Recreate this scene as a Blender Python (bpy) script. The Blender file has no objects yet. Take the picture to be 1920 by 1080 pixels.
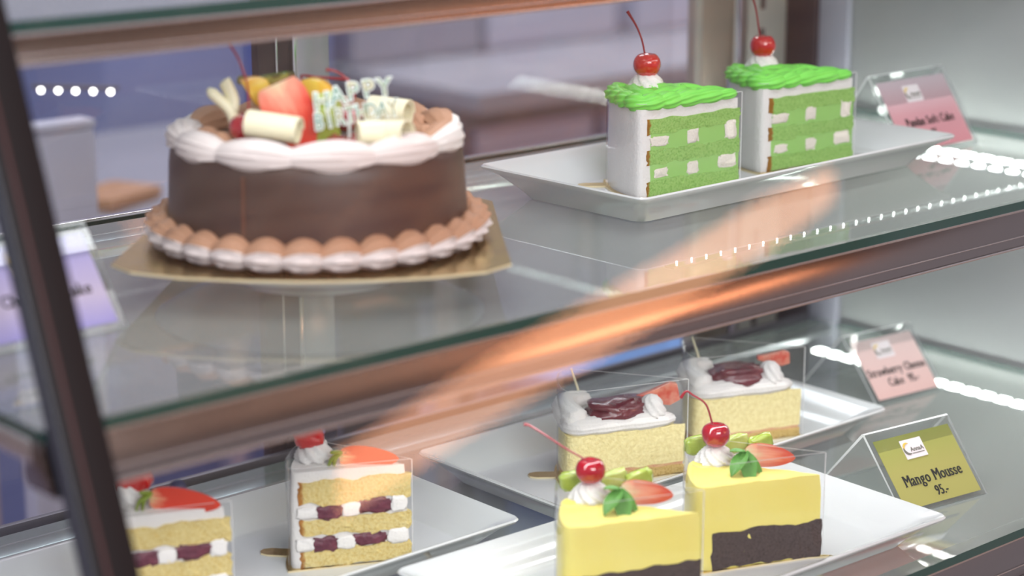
import bpy, bmesh, math, random
from math import sin, cos, pi, radians, sqrt, atan2
from mathutils import Vector, Matrix, noise
scene = bpy.context.scene
COL = scene.collection

# ------------------------------------------------------------------ camera, world, light
F_PX, PITCH, YAW, CAM_H = 3900.0, radians(14.4), radians(48.3), 0.35
cam_d = bpy.data.cameras.new('camera'); cam = bpy.data.objects.new('camera', cam_d); COL.objects.link(cam)
cam.location = (0, 0, CAM_H)
cam.rotation_euler = (pi/2 - PITCH, 0, YAW - pi/2)
cam_d.sensor_width = 36.0; cam_d.lens = 36.0*F_PX/1920.0
cam_d.dof.use_dof = True; cam_d.dof.focus_distance = 1.62; cam_d.dof.aperture_fstop = 3.4
cam_d.clip_start = 0.02
scene.camera = cam
RV = Vector((sin(YAW), -cos(YAW), 0)); AV = Vector((cos(YAW), sin(YAW), 0)); UV_ = Vector((0, 0, 1))   # right / away / up as a customer sees it
def off(b, r=0, a=0, u=0):
    return Vector(b) + RV*r + AV*a + UV_*u

vs = scene.view_settings
scene.display_settings.display_device = 'sRGB'
vs.view_transform = 'Standard'; vs.look = 'None'; vs.exposure = 0.36; vs.gamma = 1.0; vs.use_curve_mapping = False
scene.cycles.transparent_max_bounces = 40
scene.cycles.max_bounces = 10
scene.cycles.caustics_reflective = False; scene.cycles.caustics_refractive = False
scene.cycles.sample_clamp_indirect = 4.0

w = bpy.data.worlds.new('world'); scene.world = w; w.use_nodes = True
w.node_tree.nodes['Background'].inputs[0].default_value = (0.62, 0.60, 0.68, 1)
w.node_tree.nodes['Background'].inputs[1].default_value = 0.62

def area(name, loc, rot, sx, sy, power, color=(1, 1, 1)):
    l = bpy.data.lights.new(name, 'AREA'); l.shape = 'RECTANGLE'; l.size = sx; l.size_y = sy; l.energy = power; l.color = color
    o = bpy.data.objects.new(name, l); COL.objects.link(o); o.location = loc; o.rotation_euler = rot
    return o
# ceiling fluorescents of the shop, with an added front fill and an added uplight
lf = area('front_fill', (0.1, -1.3, 1.15), (0, 0, 0), 1.6, 0.8, 46, (0.98, 0.985, 1))  # added fill that brightens the cut faces from the front
lf.rotation_euler = (Vector((1.1, 1.1, -0.1))-lf.location).to_track_quat('-Z', 'Y').to_euler()
area('ceiling_and_uplight', (1.0, 0.1, 1.7), (radians(-22), 0, 0), 1.6, 0.6, 8, (0.97, 0.98, 1))
area('ceiling_and_uplight', (2.2, 2.9, 1.8), (0, 0, 0), 1.8, 0.5, 34, (0.93, 0.93, 1))
area('ceiling_and_uplight', (3.4, -3.2, 1.0), (pi, 0, 0), 2.5, 2.5, 50, (1, 0.97, 0.95))  # added uplight, brightens the ceiling mirrored in the rails
area('ceiling_and_uplight', (-0.6, 0.6, 1.7), (0, radians(-40), 0), 0.6, 1.6, 9, (1, 0.97, 0.95))
# light of the LED strips that sit in the rails above each tier
area('strip_glow', (1.03, 1.075, 0.180), (radians(-8), 0, 0), 0.95, 0.02, 0.36, (0.97, 0.99, 1))
area('strip_glow', (1.08, 1.02, -0.038), (radians(-14), 0, 0), 0.98, 0.02, 0.80, (0.97, 0.99, 1))

# ------------------------------------------------------------------ materials
def mat(name, col, rough=0.5, metal=0.0, spec=0.5, coat=0.0, trans=0.0, bump=None, var=None, emit=None, es=0, sub=0, alpha=1):
    m = bpy.data.materials.new(name); m.use_nodes = True
    nt = m.node_tree; b = nt.nodes['Principled BSDF']
    b.inputs['Base Color'].default_value = (*col, 1)
    b.inputs['Roughness'].default_value = rough; b.inputs['Metallic'].default_value = metal
    b.inputs['Specular IOR Level'].default_value = spec
    b.inputs['Coat Weight'].default_value = coat; b.inputs['Coat Roughness'].default_value = 0.06
    if sub:
        b.inputs['Subsurface Weight'].default_value = sub; b.inputs['Subsurface Radius'].default_value = (0.004, 0.003, 0.002); b.inputs['Subsurface Scale'].default_value = 1.0
    if emit:
        b.inputs['Emission Color'].default_value = (*emit, 1); b.inputs['Emission Strength'].default_value = es
    tc = nt.nodes.new('ShaderNodeTexCoord')
    if var:                                       # (scale, second colour, sharpness)
        n = nt.nodes.new('ShaderNodeTexNoise'); n.inputs['Scale'].default_value = var[0]; n.inputs['Detail'].default_value = 4
        r = nt.nodes.new('ShaderNodeValToRGB'); r.color_ramp.elements[0].position = 0.5-var[2]; r.color_ramp.elements[1].position = 0.5+var[2]
        r.color_ramp.elements[0].color = (*var[1], 1); r.color_ramp.elements[1].color = (*col, 1)
        nt.links.new(tc.outputs['Object'], n.inputs['Vector']); nt.links.new(n.outputs['Fac'], r.inputs['Fac']); nt.links.new(r.outputs['Color'], b.inputs['Base Color'])
    if bump:                                      # (scale, distance)
        n = nt.nodes.new('ShaderNodeTexNoise'); n.inputs['Scale'].default_value = bump[0]; n.inputs['Detail'].default_value = 5
        bp = nt.nodes.new('ShaderNodeBump'); bp.inputs['Distance'].default_value = bump[1]; bp.inputs['Strength'].default_value = 1
        nt.links.new(tc.outputs['Object'], n.inputs['Vector']); nt.links.new(n.outputs['Fac'], bp.inputs['Height']); nt.links.new(bp.outputs['Normal'], b.inputs['Normal'])
    return m

def sponge(name, col, dark, crust, r_crust, z_crust=None, scale=800):
    """crumb with pores; baked crust near the outer rim (distance from the tip) and at the bottom"""
    m = mat(name, col, rough=0.9, spec=0.15)
    nt = m.node_tree; b = nt.nodes['Principled BSDF']
    tc = next(n for n in nt.nodes if n.type == 'TEX_COORD')
    n = nt.nodes.new('ShaderNodeTexNoise'); n.inputs['Scale'].default_value = scale; n.inputs['Detail'].default_value = 6; n.inputs['Roughness'].default_value = 0.7
    nt.links.new(tc.outputs['Object'], n.inputs['Vector'])
    r = nt.nodes.new('ShaderNodeValToRGB'); r.color_ramp.elements[0].position = 0.36; r.color_ramp.elements[1].position = 0.54
    r.color_ramp.elements[0].color = (*dark, 1); r.color_ramp.elements[1].color = (*col, 1); nt.links.new(n.outputs['Fac'], r.inputs['Fac'])
    sx = nt.nodes.new('ShaderNodeSeparateXYZ'); nt.links.new(tc.outputs['Object'], sx.inputs[0])
    cx = nt.nodes.new('ShaderNodeCombineXYZ'); nt.links.new(sx.outputs[0], cx.inputs[0]); nt.links.new(sx.outputs[1], cx.inputs[1])
    ln = nt.nodes.new('ShaderNodeVectorMath'); ln.operation = 'LENGTH'; nt.links.new(cx.outputs[0], ln.inputs[0])
    n2 = nt.nodes.new('ShaderNodeTexNoise'); n2.inputs['Scale'].default_value = 300; nt.links.new(tc.outputs['Object'], n2.inputs['Vector'])
    mm = nt.nodes.new('ShaderNodeMath'); mm.operation = 'MULTIPLY_ADD'; mm.inputs[1].default_value = 0.004; nt.links.new(n2.outputs['Fac'], mm.inputs[0]); nt.links.new(ln.outputs['Value'], mm.inputs[2])
    mr = nt.nodes.new('ShaderNodeMapRange'); mr.inputs['From Min'].default_value = r_crust; mr.inputs['From Max'].default_value = r_crust+0.002; nt.links.new(mm.outputs[0], mr.inputs['Value'])
    fac = mr.outputs['Result']
    if z_crust is not None:
        mz = nt.nodes.new('ShaderNodeMath'); mz.operation = 'MULTIPLY_ADD'; mz.inputs[1].default_value = 0.004; nt.links.new(n2.outputs['Fac'], mz.inputs[0]); nt.links.new(sx.outputs[2], mz.inputs[2])
        m2 = nt.nodes.new('ShaderNodeMapRange'); m2.inputs['From Min'].default_value = z_crust+0.0025; m2.inputs['From Max'].default_value = z_crust; nt.links.new(mz.outputs[0], m2.inputs['Value'])
        mx = nt.nodes.new('ShaderNodeMath'); mx.operation = 'MAXIMUM'; nt.links.new(fac, mx.inputs[0]); nt.links.new(m2.outputs['Result'], mx.inputs[1]); fac = mx.outputs[0]
    mix = nt.nodes.new('ShaderNodeMix'); mix.data_type = 'RGBA'
    nt.links.new(fac, mix.inputs['Factor']); nt.links.new(r.outputs['Color'], mix.inputs['A']); mix.inputs['B'].default_value = (*crust, 1)
    nt.links.new(mix.outputs['Result'], b.inputs['Base Color'])
    bp = nt.nodes.new('ShaderNodeBump'); bp.inputs['Distance'].default_value = 0.0018; bp.inputs['Strength'].default_value = 1
    nt.links.new(n.outputs['Fac'], bp.inputs['Height']); nt.links.new(bp.outputs['Normal'], b.inputs['Normal'])
    return m

def pane(name, tint, ior=1.5, rough=0.0, extra=0.0):
    """thin glass / plastic: tinted see-through plus fresnel reflection"""
    m = bpy.data.materials.new(name); m.use_nodes = True; nt = m.node_tree; nt.nodes.clear()
    o = nt.nodes.new('ShaderNodeOutputMaterial'); t = nt.nodes.new('ShaderNodeBsdfTransparent'); t.inputs[0].default_value = (*tint, 1)
    g = nt.nodes.new('ShaderNodeBsdfGlossy'); g.inputs['Roughness'].default_value = rough
    # a thin sheet reflects alike from either side: undo the inside-out index of back faces
    f = nt.nodes.new('ShaderNodeFresnel'); ge = nt.nodes.new('ShaderNodeNewGeometry'); mr = nt.nodes.new('ShaderNodeMapRange')
    mr.inputs['To Min'].default_value = ior; mr.inputs['To Max'].default_value = 1/ior
    nt.links.new(ge.outputs['Backfacing'], mr.inputs['Value']); nt.links.new(mr.outputs['Result'], f.inputs['IOR'])
    mx = nt.nodes.new('ShaderNodeMixShader')
    if extra:
        a = nt.nodes.new('ShaderNodeMath'); a.operation = 'ADD'; a.use_clamp = True; a.inputs[1].default_value = extra
        nt.links.new(f.outputs[0], a.inputs[0]); nt.links.new(a.outputs[0], mx.inputs[0])
    else:
        nt.links.new(f.outputs[0], mx.inputs[0])
    nt.links.new(t.outputs[0], mx.inputs[1]); nt.links.new(g.outputs[0], mx.inputs[2]); nt.links.new(mx.outputs[0], o.inputs[0])
    return m

def ramp_mat(name, axis, stops, rough=0.45, noise_amt=0.0, nscale=60, spec=0.4, coat=0.0, bump=None):
    """colour printed / grown along one local axis (metres)"""
    m = mat(name, stops[0][1], rough=rough, spec=spec, coat=coat, bump=bump); nt = m.node_tree; b = nt.nodes['Principled BSDF']
    tc = next(n for n in nt.nodes if n.type == 'TEX_COORD')
    sx = nt.nodes.new('ShaderNodeSeparateXYZ'); nt.links.new(tc.outputs['Object'], sx.inputs[0])
    lo, hi = stops[0][0], stops[-1][0]
    src = sx.outputs[axis]
    if noise_amt:
        n = nt.nodes.new('ShaderNodeTexNoise'); n.inputs['Scale'].default_value = nscale; nt.links.new(tc.outputs['Object'], n.inputs['Vector'])
        ma = nt.nodes.new('ShaderNodeMath'); ma.operation = 'MULTIPLY_ADD'; ma.inputs[1].default_value = noise_amt; nt.links.new(n.outputs['Fac'], ma.inputs[0]); nt.links.new(src, ma.inputs[2]); src = ma.outputs[0]
    mr = nt.nodes.new('ShaderNodeMapRange'); mr.inputs['From Min'].default_value = lo; mr.inputs['From Max'].default_value = hi; nt.links.new(src, mr.inputs['Value'])
    r = nt.nodes.new('ShaderNodeValToRGB'); nt.links.new(mr.outputs['Result'], r.inputs['Fac'])
    while len(r.color_ramp.elements) < len(stops): r.color_ramp.elements.new(0.5)
    for e, (p, c) in zip(r.color_ramp.elements, stops):
        e.position = (p-lo)/(hi-lo); e.color = (*c, 1)
    nt.links.new(r.outputs['Color'], b.inputs['Base Color'])
    return m

def milky(m, amount, col):
    """mixes in pale diffuse: the milky look of lit glass put into the colour"""
    nt = m.node_tree; o = next(n for n in nt.nodes if n.type == 'OUTPUT_MATERIAL'); src = o.inputs[0].links[0].from_socket
    d = nt.nodes.new('ShaderNodeBsdfDiffuse'); d.inputs[0].default_value = (*col, 1); mx = nt.nodes.new('ShaderNodeMixShader'); mx.inputs[0].default_value = amount
    nt.links.new(src, mx.inputs[1]); nt.links.new(d.outputs[0], mx.inputs[2]); nt.links.new(mx.outputs[0], o.inputs[0]); return m
def clear(name, tint=(1, 1, 1)):
    m = bpy.data.materials.new(name); m.use_nodes = True; nt = m.node_tree; nt.nodes.clear()
    o = nt.nodes.new('ShaderNodeOutputMaterial'); t = nt.nodes.new('ShaderNodeBsdfTransparent'); t.inputs[0].default_value = (*tint, 1)
    nt.links.new(t.outputs[0], o.inputs[0]); return m
M = {}
M['glass_front'] = pane('front_glass', (0.97, 0.97, 0.97), 1.45)
M['glass_shelf'] = milky(pane('shelf_glass', (0.82, 0.89, 0.87), 1.62, extra=0.08), 0.24, (0.66, 0.71, 0.66))  # diffuse share puts the LED-lit haze into the glass
M['glass_edge'] = mat('glass_edge_green', (0.010, 0.055, 0.045), rough=0.25, spec=0.6)
M['glass_back'] = pane('back_glass', (0.93, 0.93, 0.95), 1.6, extra=0.03)
M['film_rim'] = milky(pane('film_rim', (0.95, 0.95, 0.95), 1.5, extra=0.1), 0.35, (0.9, 0.9, 0.9))  # pale diffuse share paints the film edge as if catching light
M['film'] = pane('clear_film', (0.965, 0.965, 0.97), 1.38, rough=0.03)
M['acrylic'] = pane('clear_acrylic', (0.90, 0.92, 0.92), 1.55, rough=0.04, extra=0.04)
M['acrylic_edge'] = mat('acrylic_edge', (0.80, 0.83, 0.82), rough=0.15, spec=0.8)
M['post'] = mat('dark_bronze_frame', (0.010, 0.007, 0.008), rough=0.5, spec=0.2)
M['rail'] = mat('bronze_rail', (0.25, 0.205, 0.19), rough=0.17, metal=1.0)
M['rail_lip'] = mat('silver_lip', (0.75, 0.72, 0.72), rough=0.25, metal=1.0)
M['dull_grey'] = mat('dull_grey_metal', (0.16, 0.15, 0.17), rough=0.5, metal=0.4)
M['steel'] = mat('steel', (0.62, 0.63, 0.66), rough=0.28, metal=1.0, var=(6, (0.5, 0.5, 0.54), 0.2))
M['chrome'] = mat('chrome', (0.80, 0.80, 0.80), rough=0.12, metal=1.0)
M['beige_metal'] = mat('beige_profile', (0.33, 0.28, 0.24), rough=0.35, metal=0.6)
M['grey_metal'] = mat('grey_profile', (0.42, 0.40, 0.37), rough=0.4, metal=0.3)
M['dark'] = mat('dark_plum', (0.055, 0.038, 0.045), rough=0.5)
M['panel_grey'] = mat('grey_panel', (0.40, 0.415, 0.405), rough=0.32, spec=0.5, var=(3, (0.36, 0.37, 0.375), 0.25))
M['panel_lilac'] = mat('lilac_panel', (0.42, 0.42, 0.50), rough=0.35)
M['porcelain'] = mat('white_porcelain', (0.70, 0.715, 0.72), rough=0.12, spec=0.5, coat=0.5)
M['cream'] = mat('whipped_cream', (0.78, 0.76, 0.74), rough=0.5, spec=0.3, bump=(500, 0.0006))
M['cream_filling'] = mat('cream_filling', (0.82, 0.77, 0.69), rough=0.6, spec=0.25, bump=(600, 0.001))
M['pink_cream'] = mat('pinkish_cream', (0.76, 0.68, 0.66), rough=0.5, spec=0.3)
M['mocha'] = mat('mocha_cream', (0.44, 0.24, 0.15), rough=0.55, spec=0.3)
M['mocha_dark'] = mat('mocha_cream_deep', (0.34, 0.155, 0.095), rough=0.55, spec=0.3)
M['choc'] = mat('chocolate_glaze', (0.044, 0.024, 0.021), rough=0.44, spec=0.5, bump=(14, 0.0016), var=(18, (0.054, 0.030, 0.026), 0.3))
M['gold'] = mat('gold_card', (0.72, 0.52, 0.20), rough=0.24, metal=1.0, bump=(30, 0.0012))
M['gold_edge'] = mat('gold_card_edge', (0.70, 0.60, 0.38), rough=0.5)
M['green_cream'] = mat('green_piped_cream', (0.20, 0.66, 0.10), rough=0.42, spec=0.35)
M['green_jelly'] = mat('pandan_custard', (0.31, 0.59, 0.16), rough=0.4, spec=0.35, var=(60, (0.31, 0.56, 0.16), 0.3))
M['cherry'] = mat('candied_cherry', (0.62, 0.012, 0.014), rough=0.12, spec=0.6, coat=0.8, sub=0.2, var=(90, (0.50, 0.008, 0.012), 0.3))
M['cherry_deep'] = mat('deep_red_cherry', (0.42, 0.005, 0.02), rough=0.12, spec=0.6, coat=0.8, var=(90, (0.33, 0.004, 0.015), 0.3))
M['stem'] = mat('cherry_stem', (0.30, 0.012, 0.025), rough=0.35, coat=0.3)
M['leaf'] = mat('mint_leaf', (0.07, 0.22, 0.03), rough=0.45, bump=(220, 0.001), var=(120, (0.12, 0.33, 0.05), 0.3))
M['calyx'] = mat('strawberry_calyx', (0.22, 0.30, 0.03), rough=0.4, coat=0.3)
M['leaf_dark'] = mat('dark_leaf', (0.045, 0.075, 0.02), rough=0.45)
M['kiwi'] = mat('kiwi_flesh', (0.30, 0.42, 0.04), rough=0.22, coat=0.5, var=(150, (0.45, 0.56, 0.10), 0.25))
M['kiwi_pale'] = mat('pale_kiwi_flesh', (0.52, 0.58, 0.20), rough=0.25, coat=0.4, var=(110, (0.38, 0.48, 0.08), 0.2))
M['kiwi_skin'] = mat('brown_kiwi_rim', (0.10, 0.06, 0.015), rough=0.6, var=(120, (0.30, 0.27, 0.05), 0.06))
M['orange'] = mat('orange_flesh', (0.85, 0.42, 0.02), rough=0.25, coat=0.5, var=(90, (0.85, 0.62, 0.10), 0.2))
M['orange_peel'] = mat('orange_peel', (0.85, 0.27, 0.01), rough=0.35, bump=(400, 0.0004))
M['white_choc'] = mat('white_chocolate', (0.83, 0.78, 0.56), rough=0.38, spec=0.4, sub=0.2)
M['mousse'] = mat('mango_mousse', (0.86, 0.74, 0.17), rough=0.48, spec=0.3, bump=(60, 0.0008), var=(24, (0.88, 0.78, 0.24), 0.25), sub=0.1)
M['choc_sponge'] = sponge('chocolate_sponge', (0.125, 0.088, 0.080), (0.06, 0.04, 0.036), (0.04, 0.02, 0.02), 9, scale=900)
M['cheese'] = mat('cheese_layer', (0.94, 0.84, 0.44), rough=0.65, spec=0.2, bump=(420, 0.0014), var=(260, (0.82, 0.70, 0.33), 0.15))
M['crumb_base'] = sponge('golden_crumb_base', (0.76, 0.55, 0.20), (0.55, 0.33, 0.08), (0.45, 0.2, 0.05), 9, scale=450)
M['pink_layer'] = mat('baked_strawberry_line', (0.66, 0.33, 0.20), rough=0.7, bump=(400, 0.001), var=(130, (0.75, 0.48, 0.24), 0.15))
M['yellow_sponge'] = sponge('yellow_sponge', (0.92, 0.76, 0.34), (0.80, 0.58, 0.19), (0.55, 0.24, 0.06), 0.0795, scale=450)
M['green_sponge'] = sponge('pandan_sponge', (0.41, 0.69, 0.20), (0.25, 0.52, 0.11), (0.36, 0.17, 0.03), 0.0985, scale=520)
M['green_sponge_low'] = sponge('pandan_sponge_with_baked_bottom', (0.41, 0.69, 0.20), (0.25, 0.52, 0.11), (0.36, 0.17, 0.03), 0.0985, 0.0, scale=520)
M['jam'] = mat('berry_jam', (0.10, 0.010, 0.022), rough=0.2, coat=0.6, bump=(120, 0.003), var=(120, (0.16, 0.02, 0.03), 0.2))
M['jam_dull'] = mat('berry_filling', (0.16, 0.035, 0.06), rough=0.4, var=(150, (0.09, 0.02, 0.04), 0.2), bump=(300, 0.001))
M['jelly_red'] = mat('red_jelly_cube', (0.30, 0.02, 0.015), rough=0.15, coat=0.6)
M['berry_blue'] = mat('blueberry', (0.035, 0.035, 0.09), rough=0.5)
M['text_dark'] = mat('printed_ink', (0.035, 0.035, 0.03), rough=0.6)
M['paper_white'] = mat('logo_paper', (0.80, 0.74, 0.76), rough=0.6)
M['logo_gold'] = mat('logo_gold_print', (0.72, 0.50, 0.08), rough=0.6)
M['logo_dark'] = mat('logo_grey_print', (0.16, 0.16, 0.13), rough=0.6)
M['letter_white'] = mat('topper_white_plastic', (0.78, 0.84, 0.82), rough=0.3)
M['letter_gold'] = mat('topper_gold_foil', (0.42, 0.36, 0.16), rough=0.4, metal=0.3, var=(90, (0.16, 0.32, 0.26), 0.1))
M['led'] = mat('led_diode', (1, 1, 1), emit=(1, 0.99, 0.95), es=22)
M['led_front'] = mat('led_diode_front', (1, 1, 1), emit=(1, 0.99, 0.95), es=8)
M['emitter'] = mat('warm_streak_glow', (0.9, 0.5, 0.3), emit=(1.0, 0.42, 0.20), es=10)  # added glow, only there to mirror as the peach streak

# ------------------------------------------------------------------ mesh helpers
def link(name, me, parent=None, loc=None, rot=None):
    o = bpy.data.objects.new(name, me); COL.objects.link(o)
    if parent: o.parent = parent
    if loc is not None: o.location = loc
    if rot is not None: o.rotation_euler = rot
    return o
def mk(name, verts, faces, mats, smooth=True, angle=40, fm=None, recalc=True):
    me = bpy.data.meshes.new(name); me.from_pydata([tuple(v) for v in verts], [], faces)
    for m in (mats if isinstance(mats, (list, tuple)) else [mats]): me.materials.append(m)
    if fm: me.polygons.foreach_set('material_index', fm)
    if recalc:
        bm = bmesh.new(); bm.from_mesh(me); bmesh.ops.recalc_face_normals(bm, faces=bm.faces); bm.to_mesh(me); bm.free()
    me.polygons.foreach_set('use_smooth', [smooth]*len(me.polygons))
    if smooth: me.set_sharp_from_angle(angle=radians(angle))
    me.update(); return me
class MB:
    """collects pieces of one part"""
    def __init__(s): s.v = []; s.f = []; s.m = []
    def add(s, v, f, mi=0):
        k = len(s.v); s.v += [Vector(p) for p in v]; s.f += [tuple(i+k for i in q) for q in f]; s.m += [mi]*len(f) if isinstance(mi, int) else mi
        return s
    def box(s, c, d, mi=0, R=None):
        c = Vector(c); h = Vector(d)/2
        v = []
        for x in (-1, 1):
            for y in (-1, 1):
                for z in (-1, 1):
                    p = Vector((x*h.x, y*h.y, z*h.z)); v.append(c + (R @ p if R else p))
        return s.add(v, [(0, 1, 3, 2), (4, 6, 7, 5), (0, 4, 5, 1), (2, 3, 7, 6), (0, 2, 6, 4), (1, 5, 7, 3)], mi)
    def mesh(s, name, mats, smooth=False, angle=40): return mk(name, s.v, s.f, mats, smooth, angle, s.m)
def bevel(me, w, seg=2):
    bm = bmesh.new(); bm.from_mesh(me); bmesh.ops.bevel(bm, geom=list(bm.edges), offset=w, segments=seg, affect='EDGES', profile=0.6); bm.to_mesh(me); bm.free()
    me.polygons.foreach_set('use_smooth', [True]*len(me.polygons)); me.set_sharp_from_angle(angle=radians(50)); return me
def box_mesh(name, c, d, m, bev=0):
    me = MB().box(c, d).mesh(name, m)
    return bevel(me, bev) if bev else me
def sweep(path, rad, seg=12, lobes=0, depth=0.0, twist=0.0, closed=False, flat=1.0, up=None):
    """tube along a path; star-shaped section twisting along it for piped cream"""
    n = len(path); P = [Vector(p) for p in path]; v = []; f = []
    T = []
    for i in range(n):
        a = P[(i-1) % n] if closed else P[max(i-1, 0)]; b = P[(i+1) % n] if closed else P[min(i+1, n-1)]
        T.append((b-a).normalized() if (b-a).length > 1e-9 else Vector((0, 0, 1)))
    N = (Vector(up) if up else Vector((0, 0, 1))); N = N - T[0]*N.dot(T[0])
    if N.length < 1e-3: N = Vector((1, 0, 0)) - T[0]*T[0].x
    N.normalize()
    for i in range(n):
        if up: N = Vector(up)
        N = (N - T[i]*N.dot(T[i])); N.normalize(); B = T[i].cross(N)
        r = rad[i] if isinstance(rad, (list, tuple)) else rad
        for k in range(seg):
            a = 2*pi*k/seg; rr = r*(1+depth*cos(lobes*(a)+twist*i)) if lobes else r
            v.append(P[i] + N*(cos(a)*rr*flat) + B*(sin(a)*rr))
    m = n if closed else n-1
    for i in range(m):
        for k in range(seg):
            a = i*seg+k; b = i*seg+(k+1) % seg; c = ((i+1) % n)*seg+(k+1) % seg; d = ((i+1) % n)*seg+k
            f.append((a, d, c, b))
    if not closed:
        f.append(tuple(range(seg))); f.append(tuple((n-1)*seg+k for k in reversed(range(seg))))
    return v, f
def lathe(prof, seg=48):
    v = []; f = []; n = len(prof)
    for i in range(seg):
        a = 2*pi*i/seg
        for (r, z) in prof: v.append((r*cos(a), r*sin(a), z))
    for i in range(seg):
        j = (i+1) % seg
        for k in range(n-1): f.append((i*n+k, j*n+k, j*n+k+1, i*n+k+1))
    return v, f
def spline(pts, n):
    P = [Vector(p) for p in pts]; P = [2*P[0]-P[1]] + P + [2*P[-1]-P[-2]]; out = []
    m = len(P)-3
    for i in range(n):
        t = i/(n-1)*m; k = min(int(t), m-1); t -= k; a, b, c, d = P[k:k+4]
        out.append(0.5*((2*b)+(c-a)*t+(2*a-5*b+4*c-d)*t*t+(3*b-a-3*c+d)*t**3))
    return out
def sphere(r, seg=24, rings=16, fn=None):
    v = []; f = []
    for i in range(rings+1):
        th = pi*i/rings
        for k in range(seg):
            a = 2*pi*k/seg; p = Vector((sin(th)*cos(a), sin(th)*sin(a), cos(th))); 
            v.append(fn(p)*1.0 if fn else p*r)
    for i in range(rings):
        for k in range(seg):
            f.append((i*seg+k, (i+1)*seg+k, (i+1)*seg+(k+1) % seg, i*seg+(k+1) % seg))
    return v, f
def tag(o, label=None, cat=None, group=None, kind=None):
    if label: o['label'] = label
    if cat: o['category'] = cat
    if group: o['group'] = group
    if kind: o['kind'] = kind
    return o
def empty(name, loc, rz, label, cat, group=None):
    o = bpy.data.objects.new(name, None); COL.objects.link(o); o.location = loc; o.rotation_euler = (0, 0, rz); o.empty_display_size = 0.02
    return tag(o, label, cat, group)

# ------------------------------------------------------------------ the display case
XL, XR = 0.512, 1.668           # inner faces of the two ends
TILT = 0.38                     # the front leans back: y grows with height
ZL, ZT = -0.23, 0.208
def yf(z): return 0.954 + TILT*z
YB = 1.43
def struct(name, me, **k): return tag(link(name, me, **k), kind='structure')

def shelf(name, z, y0, y1, x0, x1, th, label):
    t = empty(name, ((x0+x1)/2, (y0+y1)/2, z-th), 0, label, 'shelf')
    cx, cy = t.location.x, t.location.y
    g = MB(); g.box((0, 0, th/2), (x1-x0, y1-y0, th))
    fm = [1, 1, 1, 1, 0, 0]                       # sides green, faces clear
    me = mk('glass_sheet', g.v, g.f, [M['glass_shelf'], M['glass_edge']], smooth=False, fm=[1]*6)
    for p in me.polygons: p.material_index = 0 if p.normal.z > 0.9 else 1
    # the underside is open: one clear face carries the reflection, the edge band carries the green
    for p in me.polygons:
        if p.normal.z < -0.9: p.material_index = 2
    me.materials.append(clear('shelf_glass_underside', (0.98, 1.0, 0.99)))
    link('glass_sheet', me, t)
    return t
sh1 = shelf('glass_shelf', 0.0, yf(0), 1.375, XL+0.002, XR-0.004, 0.007, 'greenish glass shelf carrying the chocolate cake and the two green slices')
sh2 = shelf('glass_shelf', ZL, 0.866, 1.375, XL+0.002, XR-0.004, 0.007, 'lower glass shelf under the yellow slices and the fruit layer slices')
sh3 = shelf('glass_shelf', ZT, 1.034, 1.375, XL+0.002, XR-0.004, 0.007, 'topmost glass shelf, only its front strip in view above the chocolate cake')

def rail(z, y0, h, label, d=0.022):
    t = empty('front_rail', ((XL+XR)/2, y0+d/2, z-0.007-h), 0, label, 'rail')
    L = XR-XL-0.006
    v = []; f = []
    prof = [(-d/2+TILT*(-h), 0), (-d/2, h), (d/2, h), (d/2, 0.004), (d/2-0.004, 0)]
    for x in (-L/2, L/2): v += [(x, p[0], p[1]) for p in prof]
    n = len(prof); f = [tuple(range(n)), tuple(range(2*n-1, n-1, -1))] + [(i, (i+1) % n, n+(i+1) % n, n+i) for i in range(n)]
    link('rail_body', bevel(mk('rail_body', v, f, M['rail'], smooth=False), 0.0006), t)
    link('lip', box_mesh('lip', (0, -d/2-TILT*h-0.0008, 0.001), (L, 0.002, 0.002), M['rail_lip'], 0.0004), t)
    link('lip', box_mesh('lip', (0, -d/2-0.0010, h-0.0012), (L, 0.0014, 0.0024), M['rail_lip'], 0.0003), t)
    link('lip', box_mesh('lip', (0, -d/2-TILT*h*0.70-0.0006, h*0.30), (L, 0.0012, 0.0010), M['rail_lip'], 0.0002), t)
    return t
rail(0.0, yf(0)+0.003, 0.029, 'brown bronze rail under the front edge of the upper glass shelf')
rail(ZL, 0.869, 0.029, 'brown rail under the front edge of the lower glass shelf, mostly out of frame')
rail(ZT, 1.037, 0.018, 'tan and brown rail crossing above the chocolate cake at the top')

# back and side supports of the shelves
for z, lab in ((0.0, 'silver support rail along the back edge of the upper glass shelf'), (ZL, 'silver support rail along the back edge of the lower glass shelf')):
    t = empty('back_rail', ((XL+XR)/2, 1.386, z-0.03), 0, lab, 'rail')
    cm, sm_ = ('chrome', 'chrome') if z > -0.1 else ('dull_grey', 'dull_grey')
    link('channel', box_mesh('channel', (0, 0, 0.012), (XR-XL-0.02, 0.020, 0.020), M[cm], 0.002), t)
    link('seat_strip', box_mesh('seat_strip', (0, -0.022, 0.0195), (XR-XL-0.01, 0.020, 0.006), M['steel'], 0.001), t)
    link('stop_strip', box_mesh('stop_strip', (0, 0.002, 0.028), (XR-XL-0.02, 0.006, 0.010), M[sm_], 0.001), t)
for z, y0, lab in ((0.0, yf(0), 'silver side rail under the left end of the upper glass shelf'), (ZL, 0.866, 'silver side rail under the left end of the lower glass shelf')):
    t = empty('side_rail', (XL+0.008, (y0+1.37)/2, z-0.022), 0, lab, 'rail')
    link('side_channel', box_mesh('side_channel', (0, 0, 0.0072), (0.012, 1.37-y0-0.026, 0.0144), M['rail_lip'], 0.001), t)

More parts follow.
